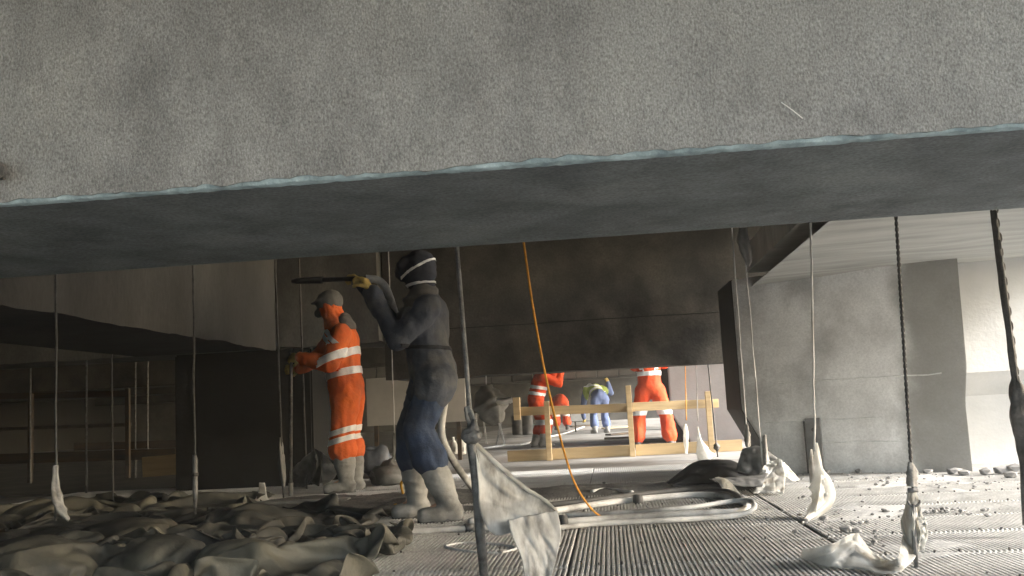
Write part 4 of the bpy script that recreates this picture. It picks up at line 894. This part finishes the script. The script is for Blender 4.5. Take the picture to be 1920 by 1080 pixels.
for px, lab in ((851, 'first white canister behind the navy worker knees'), (867, 'second white canister beside the knobbed rod')):
    c_ = G(px, 852); cr = thing('canister', c_, lab, 'canister', CG)
    mb = MB(); x, y = c_.x, c_.y; pr_ = [(.0, .062), (.02, .068), (.16, .068), (.20, .055), (.24, .022), (.265, .022)]
    for z, r in [(0,0)]: pass
    n = 14; v = []; f = []
    for z, r in pr_:
        for k in range(n): w_ = 2*math.pi*k/n; v.append((x+r*math.cos(w_), y+r*math.sin(w_), z))
    for j in range(len(pr_)-1):
        for k in range(n): f.append((j*n+k, j*n+(k+1) % n, (j+1)*n+(k+1) % n, (j+1)*n+k))
    f.append(tuple(range(n-1, -1, -1))); f.append(tuple((len(pr_)-1)*n+k for k in range(n)))
    mk('bottle', v, f, M['can'], cr, True); MB().tube([(x,y,.262), (x,y,.292)], .026, 10).obj('cap', M['can'], cr, True)
    MB().box((x-.045, y-.072, .05), (x+.045, y-.069, .12)).obj('paper_label', M['hose'], cr)
DG = 'dark drums beyond the rail'
for px, r, lab in ((972, .17, 'dark drum standing left of the reaching worker'), (990, .15, 'smaller dark drum right beside the other drum')):
    c_ = G(px, 815); dr = thing('drum', c_, lab, 'drum', DG); x, y = c_.x, c_.y
    MB().tube([(x,y,0), (x,y,.02), (x,y,.24), (x,y,.26), (x,y,.28), (x,y,.5), (x,y,.52)], [r*.96,r,r,r*1.05,r,r,r*.97], 18).obj('drum_body', M['hose_dark'], dr, True)
    MB().tube([(x,y,.505), (x,y,.535)], [r*1.03, r*1.03], 18).obj('rim', M['rod'], dr, True)
PLK = [((1130,803),(1175,800),.14,'pale offcut plank beside the stooping worker'), ((1140,815),(1190,811),.18,'middle plank lying right of the stooping worker'), ((1135,822),(1185,820),.16,'nearer plank lying behind the standing guard post'),
       ((962,810),(992,812),.10,'pale stick lying before the drums'), ((1070,800),(1110,797),.16,'brown plank lying left of the stooping worker')]
for a, b_, wd, lab in PLK:
    q = MB().bar(G(*a, .03), G(*b_, .03), wd, .04, .004).obj('plank', M['wood'] if 'pale' in lab else M['wood_old']); tag(q, lab, 'plank', 'planks lying beyond the rail')
wpn = thing('white_board', G(1098,806), 'bright white board propped far away left of the stooping worker', 'board')
c_ = P(1098,780,27.0); MB().box((c_.x-.42, c_.y, c_.z-.13), (c_.x+.42, c_.y+.03, c_.z+.13), .004).obj('board', M['strap'], wpn)
for s_ in (-1, 1): MB().box((c_.x+s_*.3-.02, c_.y+.031, 0), (c_.x+s_*.3+.02, c_.y+.06, c_.z), .002).obj('leg', M['wood_old'], wpn)
# ================================================================ GRIT, STONES
def gmask(x, y):
    a = math.exp(-((y-8.0)/.75)**2)*(1/(1+math.exp(-(x+1.6)*4)))*(1/(1+math.exp((x-1.15)*6)))
    b_ = math.exp(-((y-7.6)/1.25)**4)*(1/(1+math.exp(-(x+3.6)*3)))*(1/(1+math.exp((x+.75)*4)))
    return max(a, b_)
def gz(x, y):
    m = gmask(x, y); return -.03 + m*(.055 + .035*fbm((x*1.7, y*1.7, 2))) + .010*fbm((x*9, y*9, 4))*m + .005*fbm((x*38, y*38, 6))
v, f = grid(230, 150, lambda a, b_: (-4.4 + a*6.2, 6.0 + b_*4.4, gz(-4.4 + a*6.2, 6.0 + b_*4.4)))
go = mk('grit_layer', v, f, M['grit'], None, True); tag(go, 'dark spent blasting grit drifted over the platform', 'grit', kind='stuff')
v, f = grid(150, 200, lambda a, b_: (1.06 + a*3.24, 3.3 + b_*5.3, -.008 + .016*fbm(((.9+a*3.4)*1.3, (3.3+b_*5.3)*1.1, 8)) + .006*b_ + .002*fbm((a*60, b_*90, 3))))
dd = mk('dust_drift', v, f, M['dust'], None, True); tag(dd, 'pale dust drifted over the ribbed sheets in the bright bay', 'dust', kind='stuff')
def stone_geo(mb, c, r, seed):
    bm = bmesh.new(); bmesh.ops.create_icosphere(bm, subdivisions=1, radius=1)
    for q in bm.verts:
        q.co *= 1 + .5*noise.noise(q.co*1.3 + Vector((seed*3.3, seed, 1)))
        q.co = Vector((q.co.x*r*1.2, q.co.y*r, q.co.z*r*.7)) + Vector(c)
    mb.bm(bm)
BIG = [(1500,884,.03),(1545,886,.045),(1610,884,.03),(1660,880,.025),(1740,884,.035),(1790,884,.05),(1808,887,.04),(1850,885,.05),(1880,882,.06),(1895,890,.045),(1905,880,.07),(1545,972,.022),(1440,972,.018),(1585,992,.03),(1606,996,.022),(1380,972,.016),(1660,958,.018)]
for i, (a, b_, r) in enumerate(BIG):
    mb = MB(); c_ = G(a, b_, r*.5); stone_geo(mb, c_, r, i)
    ORD = ('first', 'second', 'third', 'fourth', 'fifth', 'sixth', 'seventh', 'eighth', 'ninth', 'tenth', 'last')
    MID = ('stone beside the trailing tip of the white bag', 'small stone left of the long joint in the sheets', 'largest stone beside the upright fold of white plastic', 'stone just right of the largest one on the sheets', 'smallest stone lying under the hose bend', 'lone stone between the white bag and the dark chain')
    tag(mb.obj('stone', M['stone'], None, False), ORD[i] + ' broken stone from the steel plate along the pier and wall foot' if i < 11 else MID[i-11], 'stone', 'stones at the pier foot' if i < 11 else 'stones on the ribbed sheets')
mb = MB()
for i in range(230):
    if i < 90: a, b_ = random.uniform(1480, 1920), random.gauss(900, 10)
    elif i < 150: a, b_ = random.gauss(1760, 55), random.gauss(957, 4)
    elif i < 200: a, b_ = random.gauss(1590, 60), random.gauss(985, 18)
    elif i < 205: a, b_ = random.uniform(900, 1920), random.uniform(930, 1078)
    else: a, b_ = random.uniform(480, 1250), random.uniform(900, 1000)
    if b_ < 880: continue
    r = random.choice((.005, .006, .008, .010, .014)) ; c_ = G(a, b_, .008 + r*.4); stone_geo(mb, c_, r, i % 17)
so_ = mb.obj('rubble_crumbs', M['stone']); tag(so_, 'small concrete crumbs scattered over the platform', 'rubble', kind='stuff')

# ================================================================ TARPAULINS (real cloth, pulled together and let fall on low lumps)
def cloth_drop(specs, frames=50):
    """specs: list of dict(nx,ny,w,h,cx,cy,rot,grow,seed,z). One run for all."""
    tmp=[]; fl=bpy.data.meshes.new('tmpf'); 
    def col(ob,th=.008):
        m=ob.modifiers.new('c','COLLISION'); ob.collision.thickness_outer=th; ob.collision.cloth_friction=30; tmp.append(ob)
    fl.from_pydata([(-12,0,0),(6,0,0),(6,14,0),(-12,14,0)],[],[(0,1,2,3)]); ob=bpy.data.objects.new('tmpf',fl); COL.objects.link(ob); col(ob)
    res=[]
    for sp in specs:
        rg=random.Random(sp['seed'])
        for lx,ly,r,h in sp.get('lumps',[]):
            v=[];f=[];n=10
            for j in range(5):
                a=math.pi/2*j/4
                for k in range(n): t=6.283*k/n; v.append((lx+r*math.cos(a)*math.cos(t),ly+r*math.cos(a)*math.sin(t),h*math.sin(a)-.01))
            for j in range(4):
                for k in range(n): f.append((j*n+k,j*n+(k+1)%n,(j+1)*n+(k+1)%n,(j+1)*n+k))
            m=bpy.data.meshes.new('tmpl'); m.from_pydata(v,[],f); ob=bpy.data.objects.new('tmpl',m); COL.objects.link(ob); col(ob)
    cl=[]
    for sp in specs:
        nx,ny=sp['nx'],sp['ny']; c,s=math.cos(sp['rot']),math.sin(sp['rot']); v=[]
        for j in range(ny+1):
            for i in range(nx+1):
                x=(i/nx-.5)*sp['w'];y=(j/ny-.5)*sp['h']
                z=sp['z']+.10*noise.noise(Vector((x*2.2,y*2.2,sp['seed'])))+.04*noise.noise(Vector((x*6,y*6,sp['seed'])))
                v.append((sp['cx']+c*x-s*y,sp['cy']+s*x+c*y,z))
        f=[(j*(nx+1)+i,j*(nx+1)+i+1,(j+1)*(nx+1)+i+1,(j+1)*(nx+1)+i) for j in range(ny) for i in range(nx)]
        m=bpy.data.meshes.new('tmpc'); m.from_pydata(v,[],f); ob=bpy.data.objects.new('tmpc',m); COL.objects.link(ob)
        k=ob.modifiers.new('cl','CLOTH'); st=k.settings; st.quality=4; st.mass=.4; st.tension_stiffness=25; st.compression_stiffness=25; st.shear_stiffness=10; st.bending_stiffness=sp.get('bend',.6); st.air_damping=2
        vg=ob.vertex_groups.new(name='pin'); rg=random.Random(sp['seed']); pins=[]
        for j in range(ny+1):
            for i in range(nx+1):
                e=min(i,nx-i,j,ny-j)
                if (e==0 and (i*ny//max(1,nx)+j)%9==0) or (e>4 and rg.random()<sp.get('inner',.004)): pins.append(j*(nx+1)+i)
        vg.add(pins,1.0,'REPLACE'); st.vertex_group_mass='pin'
        ob.shape_key_add(name='Basis'); sk=ob.shape_key_add(name='sq')
        for q in pins:
            p=sk.data[q].co; d=p-Vector((sp['cx'],sp['cy'],0)); jx,jy=rg.uniform(-.06,.06),rg.uniform(-.06,.06)
            sk.data[q].co=Vector((sp['cx']+d.x*sp['sq']+jx,sp['cy']+d.y*sp['sq']+jy,.02+(rg.uniform(0,sp.get('lift',.12)) if rg.random()<.5 else 0)))
        sk.value=0; sk.keyframe_insert('value',frame=1); sk.value=1; sk.keyframe_insert('value',frame=int(frames*.6))
        k.collision_settings.distance_min=.008; k.collision_settings.use_self_collision=True; k.collision_settings.self_distance_min=.008; k.collision_settings.collision_quality=2
        k.point_cache.frame_end=frames+2
        cl.append(ob)
    for fr in range(1,frames+1): scn.frame_set(fr)
    dg=bpy.context.evaluated_depsgraph_get(); out=[]
    for ob in cl:
        me=bpy.data.meshes.new_from_object(ob.evaluated_get(dg)); out.append(([q.co.copy() for q in me.vertices],[tuple(p.vertices) for p in me.polygons])); bpy.data.meshes.remove(me)
    for ob in cl+tmp:
        m=ob.data
        if m.shape_keys: ob.shape_key_clear()
        bpy.data.objects.remove(ob); bpy.data.meshes.remove(m)
    scn.frame_set(1)
    return out

TARPS = [
 ('crumpled olive canvas tarpaulin heaped nearest at lower left', 'tarp', dict(nx=92, ny=64, w=3.5, h=2.4, cx=-2.3, cy=4.5, rot=.12, sq=.68, seed=3, z=.34, lift=.17, inner=.0025, bend=.9, lumps=[(-2.75,4.35,.3,.20),(-2.2,4.6,.2,.16),(-1.75,4.45,.22,.14),(-1.3,4.6,.14,.10)])),
 ('dark rumpled tarpaulin behind the olive canvas at left', 'tarp_dark', dict(nx=84, ny=58, w=3.6, h=2.4, cx=-2.9, cy=6.05, rot=-.15, sq=.70, seed=5, z=.3, lift=.14, inner=.0025, bend=.8, lumps=[(-3.0,5.8,.3,.14),(-2.4,6.2,.25,.12)])),
 ('grey-green rumpled tarpaulin spread farthest back at left', 'tarp', dict(nx=76, ny=46, w=4.4, h=2.4, cx=-4.7, cy=7.7, rot=.1, sq=.75, seed=8, z=.3, lift=.12, inner=.003, lumps=[(-4.6,7.6,.4,.12)])),
 ('small dark canvas bundle right of the heaped canvas', 'tarp_dark', dict(nx=34, ny=28, w=1.15, h=.9, cx=-1.75, cy=5.25, rot=.5, sq=.62, seed=11, z=.2, lift=.14, inner=.01, bend=.3)),
]
for (lab, mk_, sp), (v, f) in zip(TARPS, cloth_drop([q[2] for q in TARPS])):
    o_ = mk('tarpaulin', v, f, M[mk_], None, True); thicken(o_, .005); m = o_.modifiers.new('sub', 'SUBSURF'); m.levels = m.render_levels = 1
    tag(o_, lab, 'tarpaulin')

# ================================================================ DUSTY AIR under the bridge
hz = MB().box((-25.2, -1.2, -6.9), (4.9, 49, 4.2)).obj('haze', None)
hz.data.materials.clear()
hm = bpy.data.materials.new('dusty_air'); hm.use_nodes = True; hn = hm.node_tree.nodes; hn.remove(hn['Principled BSDF'])
pv = hn.new('ShaderNodeVolumePrincipled'); pv.inputs['Color'].default_value = (.92, .94, .94, 1); pv.inputs['Density'].default_value = .003; pv.inputs['Anisotropy'].default_value = .2
hm.node_tree.links.new(pv.outputs[0], hn['Material Output'].inputs['Volume']); hz.data.materials.append(hm)
tag(hz, 'thin dusty air under the bridge', 'haze', kind='stuff')
